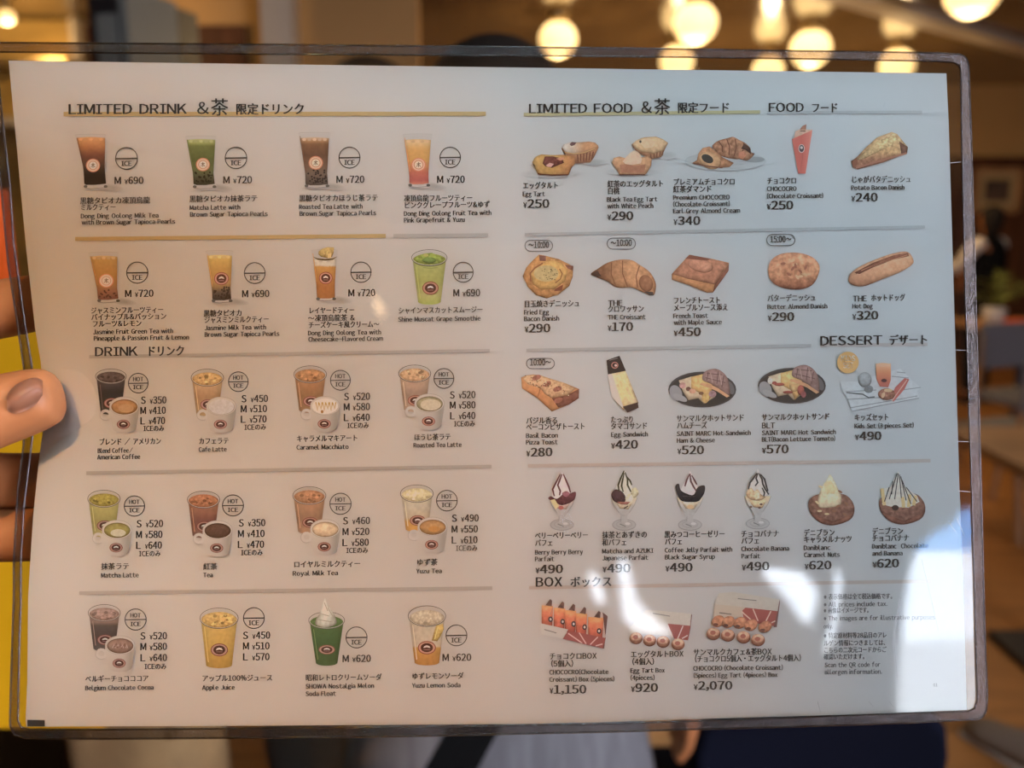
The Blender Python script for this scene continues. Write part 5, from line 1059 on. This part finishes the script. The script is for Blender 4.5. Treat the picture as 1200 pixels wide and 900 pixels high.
k, d = parfait('a matcha and red bean parfait', 731.4, 551.5, 583, (58, 60, 40), [((74, 52, 54), [(-15, 27), (-10, 22), (-2, 25), (2, 33), (-2, 39), (-10, 37), (-14, 33)]), ((196, 188, 146), [(9, 22), (14, 20), (17, 27), (12, 32), (8, 29)]), ((206, 198, 158), [(2, 30), (7, 27), (11, 32), (7, 37), (2, 35)])], [[(0, 0), (-4, 9), (-7, 17), (-6, 24)], [(0, 3), (-2, 12), (-3, 18), (-1, 25)], [(1, 2), (4, 10), (4, 17), (8, 25)], [(3, 7), (7, 12), (9, 17)]], (206, 186, 148), (196, 192, 176))
k.poly([(723, 588), (739, 588), (735, 591.5), (727, 591)], (176, 112, 96), nz=.3); k.line([(731, 596), (736, 593)], 1.4, (84, 70, 60)); d()
k, d = parfait('a coffee jelly parfait', 808.6, 552, 583, (88, 56, 60), [((44, 42, 46), [(-17, 17), (-13, 15), (-11, 22), (-5, 26), (4, 28), (9, 19), (17, 17), (17, 25), (13, 32), (8, 36), (-6, 36), (-12, 33), (-16, 24)]), ((66, 60, 64), [(-8, 29), (6, 29), (6, 31), (-8, 31)])], [[(-1, 4), (-4, 11), (-6, 18)], [(0, 3), (1, 12), (4, 18), (7, 23)], [(2, 5), (6, 12), (8, 16)]], (204, 190, 160), (200, 186, 188))
k.poly([(cx, y) for cx, y in ((804, 568), (807, 562), (810, 569), (812, 575), (806, 577), (803, 573))], (206, 192, 192)); k.ell(809, 594, 4, 2.6, (196, 164, 118)); d()
k, d = parfait('a chocolate banana parfait', 888, 549.5, 581.5, (58, 60, 64), [((196, 164, 124), [(-13, 27), (-8, 22), (-4, 26), (0, 24), (4, 30), (9, 33), (2, 37), (-8, 36), (-13, 32)]), ((214, 186, 148), [(-4, 27), (1, 26), (2, 34), (-3, 35)])], [[(-1, 5), (-5, 11), (-9, 16), (-11, 24)], [(0, 5), (-2, 11), (0, 16), (-3, 20)], [(1, 5), (5, 12), (6, 18), (9, 24), (13, 30)], [(3, 6), (8, 12), (10, 20), (12, 26)], [(5, 22), (8, 28), (7, 32)]], (204, 178, 136), (186, 184, 184))
for x, y in ((892, 591), (890, 595), (880, 594)): k.ell(x, y, 1.7, 1.3, (110, 88, 80), up=False)
k.z += 1; d()
def danish(name, P, st, extra, cream_c=(206, 196, 172)):
    k, done = pic(name)
    k.poly(P((85, 320), (110, 270), (180, 240), (300, 235), (400, 250), (460, 320), (465, 400), (420, 460), (290, 500), (180, 475), (105, 400)), (122, 86, 70), smooth=True, nz=.3, ns=.25, step=1.2); k.poly(P((110, 400), (290, 470), (450, 400), (420, 462), (290, 498), (180, 475)), (132, 88, 68), nz=.2)
    extra(k, P); done()
def nuts(k, P):
    k.poly(P((265, 80), (290, 110), (330, 190), (360, 260), (350, 330), (280, 350), (180, 350), (165, 280), (200, 180), (240, 120)), (204, 190, 156), smooth=True, nz=.14, ns=.3, step=1.2); k.poly(P((215, 150), (270, 120), (320, 200), (300, 240), (230, 230)), (206, 180, 132), nz=.1)
    for x, y, a in ((190, 180, 20), (250, 225, -60), (350, 220, 30), (180, 380, 0), (300, 380, 10), (390, 410, 30), (240, 405, 0), (330, 340, -30), (160, 310, 40), (400, 320, 50)): k.ell(P((x, y))[0][0], P((x, y))[0][1], 3, 1.3, (134, 94, 66) if a % 20 else (206, 172, 124), rot=a, n=10)
danish('a caramel nut danish with soft cream', crop(935, 545, 7.06), None, nuts)
def bananas(k, P):
    k.poly(P((245, 60), (280, 130), (310, 200), (400, 260), (420, 310), (330, 360), (180, 350), (110, 330), (130, 200), (180, 190), (210, 120)), (190, 186, 178), nz=.1, step=1.3)
    for a in ((110, 200, 130, 340), (280, 270, 290, 360), (340, 250, 330, 355), (390, 260, 370, 340)): k.line(P(a[:2], a[2:]), 4, (200, 172, 112), False)
    k.z += 1
    for a in ((235, 75, 170, 290), (245, 75, 215, 290), (255, 85, 270, 280), (265, 100, 310, 300), (275, 130, 350, 330), (310, 190, 400, 310), (170, 190, 130, 310), (200, 140, 190, 250)): k.line(P(a[:2], a[2:]), 1.1, (58, 56, 64), False)
    k.z += 1; k.ell(P((220, 360))[0][0], P((220, 360))[0][1], 4, 3.2, (70, 54, 46))
danish('a chocolate banana danish with soft cream', crop(1018, 544, 7.06), None, bananas)
# boxes
BOXC, LIGHTC = (136, 72, 66), (166, 159, 148)
k, done = pic('a box of five chocolate croissants'); P = crop(620, 690, 10.91)
k.poly(P((140, 440), (170, 180), (330, 190), (600, 240), (940, 300), (1005, 350), (960, 760), (700, 690), (150, 580)), (168, 150, 140))
for x, y in ((230, 320), (385, 350), (525, 380), (665, 420), (850, 470)):
    wq = 78 if x < 800 else 105
    k.poly(P((x-wq+10, y-110), (x+wq, y-100), (x+wq*.8, y+190), (x-wq*.9, y+170)), mul(grad([(690+(y-120)/10.91, (200, 140, 74)), (690+(y-20)/10.91, (190, 104, 64)), (690+(y+150)/10.91, (170, 80, 62))]), lambda a, b: 1), nz=.14, step=1.4); k.poly(P((x-20, y-110), (x+40, y-190), (x+65, y-170), (x+60, y-95)), (98, 70, 62), nz=.3)
    q = P((x+45, y+70))[0]; k.ell(q[0], q[1], 2.7, 3.3, (60, 56, 58)); k.ell(q[0], q[1], 1.2, 1.5, (200, 196, 190))
k.poly(P((145, 440), (500, 520), (430, 640), (150, 580)), LIGHTC); k.poly(P((500, 540), (640, 560), (980, 630), (950, 765), (430, 640)), BOXC); k.poly(P((940, 300), (1005, 350), (960, 765), (940, 760), (980, 630)), (96, 66, 62))
for a in ((500, 570, 680, 695), (640, 560, 730, 705), (880, 615, 780, 715), (940, 705, 850, 730)): k.line(P(a[:2], a[2:]), 1.4, (196, 150, 140), False)
k.z += 1; k.line(P((195, 520), (350, 565)), 1.1, (110, 104, 100)); done()
def tarts(k, P, pts, r):
    for x, y in pts:
        q = P((x, y))[0]; k.ell(q[0], q[1]+1, r, r*.9, (132, 86, 64), nz=.2, step=1.3); k.ell(q[0], q[1]-.8, r*.86, r*.66, (190, 144, 116), nz=.25, ns=.4, step=1.2); k.ell(q[0]-.6, q[1]-.4, r*.4, r*.32, (146, 88, 72))
k, done = pic('a box of four egg tarts'); P = crop(725, 695, 12)
k.poly(P((380, 240), (450, 235), (1020, 290), (1010, 460), (980, 660), (700, 600), (160, 560), (160, 480)), LIGHTC, nz=.03); k.poly(P((690, 430), (1010, 460), (975, 665), (780, 640)), BOXC); k.poly(P((1020, 290), (1032, 310), (1010, 500), (975, 668), (1005, 460)), (104, 74, 72))
for a in ((690, 450, 760, 640), (905, 460, 830, 640), (970, 595, 890, 640)): k.line(P(a[:2], a[2:]), 1.3, (200, 160, 154), False)
k.z += 1; k.line(P((480, 285), (720, 325)), 1.1, (120, 116, 112)); tarts(k, P, ((245, 625), (435, 655), (625, 675), (835, 710)), 7.8); done()
k, done = pic('a box of croissants and egg tarts'); P = crop(815, 685, 10.91)
k.poly(P((300, 110), (480, 95), (1075, 190), (1050, 340), (240, 250)), (160, 155, 146), nz=.03); k.poly(P((240, 250), (640, 290), (600, 420), (230, 420)), (162, 150, 134)); k.poly(P((600, 330), (640, 295), (1050, 340), (1040, 540), (620, 470)), BOXC); k.poly(P((1075, 190), (1080, 230), (1040, 545), (1000, 545), (1050, 340)), (100, 72, 70))
for a in ((590, 345, 720, 460), (735, 310, 800, 465), (965, 340, 900, 470), (1020, 465, 970, 490)): k.line(P(a[:2], a[2:]), 1.4, (200, 154, 140), False)
k.z += 1; k.line(P((540, 180), (780, 205)), 1.1, (110, 108, 104)); k.line(P((305, 360), (460, 380)), 1.1, (96, 90, 84))
for x, y in ((290, 470), (420, 480), (570, 490), (710, 520), (890, 540)):
    q = P((x, y))[0]; k.ell(q[0], q[1], 8.2, 6.6, (162, 110, 78), rot=-30, nz=.3, step=1.2); k.ell(q[0]-3, q[1]+4, 3, 1.8, (96, 66, 56))
tarts(k, P, ((230, 620), (415, 640), (615, 665), (800, 700)), 8.2); done()
# ------------------------------------------------------------------ the reader's left hand: thumb in front of the sleeve, fingers behind it
hand = empty('person', at(-330, 620, .27), label='left hand of the reader pinching the menu, thumb in front and fingers behind', cat='person')
HL = hand.location
def A(px, py, Z): return at(px, py, Z) - HL
wrist = (A(-540, 740, .254), (.027, .021)); palm = (A(-400, 630, .266), (.036, .022)); knk = (A(-305, 560, .278), (.036, .018))
forearm = [(A(-1250, 1010, .245), .040), (A(-820, 850, .25), .033), wrist, palm, knk]
def finger(mcp, pip, dip, tip, r):
    return [knk, (A(*mcp), r[0]), (A(*pip), r[1]), (A(*dip), r[2]), (A(*tip), r[3]), (A(tip[0]+22, tip[1]-3, tip[2]), r[3]*.72)]
chains = [forearm,
 finger((-262, 440, .290), (-130, 385, .300), (15, 360, .2868), (95, 344, .2862), (.0112, .0112, .0105, .0090)),
 finger((-268, 510, .292), (-140, 560, .304), (10, 564, .2868), (92, 560, .2862), (.0112, .0112, .0104, .0094)),
 finger((-262, 580, .290), (-150, 622, .302), (5, 626, .2856), (80, 626, .2850), (.0108, .0108, .0100, .0092)),
 finger((-245, 650, .284), (-180, 700, .300), (-95, 720, .292), (-60, 722, .290), (.0095, .0090, .0080, .0072)),
 [palm, (A(-250, 580, .246), .0165), (A(-120, 522, .252), .0142), (A(-30, 490, .2605), .0124), (A(22, 474, .2640), .0116), (A(52, 466, .2648), .0104), (A(73, 462, .2656), .0080)]]
skin('hand_body', chains, M['skin'], hand, 2, root=3)
# thumbnail: a curved plate on the thumb's upper left side
bm = bmesh.new(); rows = []
for i in range(9):
    u = i/8; row = []
    for j in range(9):
        v = j/8-.5; x = 8+u*42; y = 470-u*17+v*36*(1-.5*abs(2*u-1)**3)+2; dome = (.0012-.0052*v*v*4*.5-.003*u*u)
        row.append(bm.verts.new(A(x, y, .2640-.0119+.0010*u-dome)))
    rows.append(row)
for a, b in zip(rows, rows[1:]):
    for j in range(8): bm.faces.new((a[j], a[j+1], b[j+1], b[j]))
bmesh.ops.solidify(bm, geom=bm.faces[:], thickness=.0005)
bm_obj('thumbnail', bm, M['nail'], hand, True)
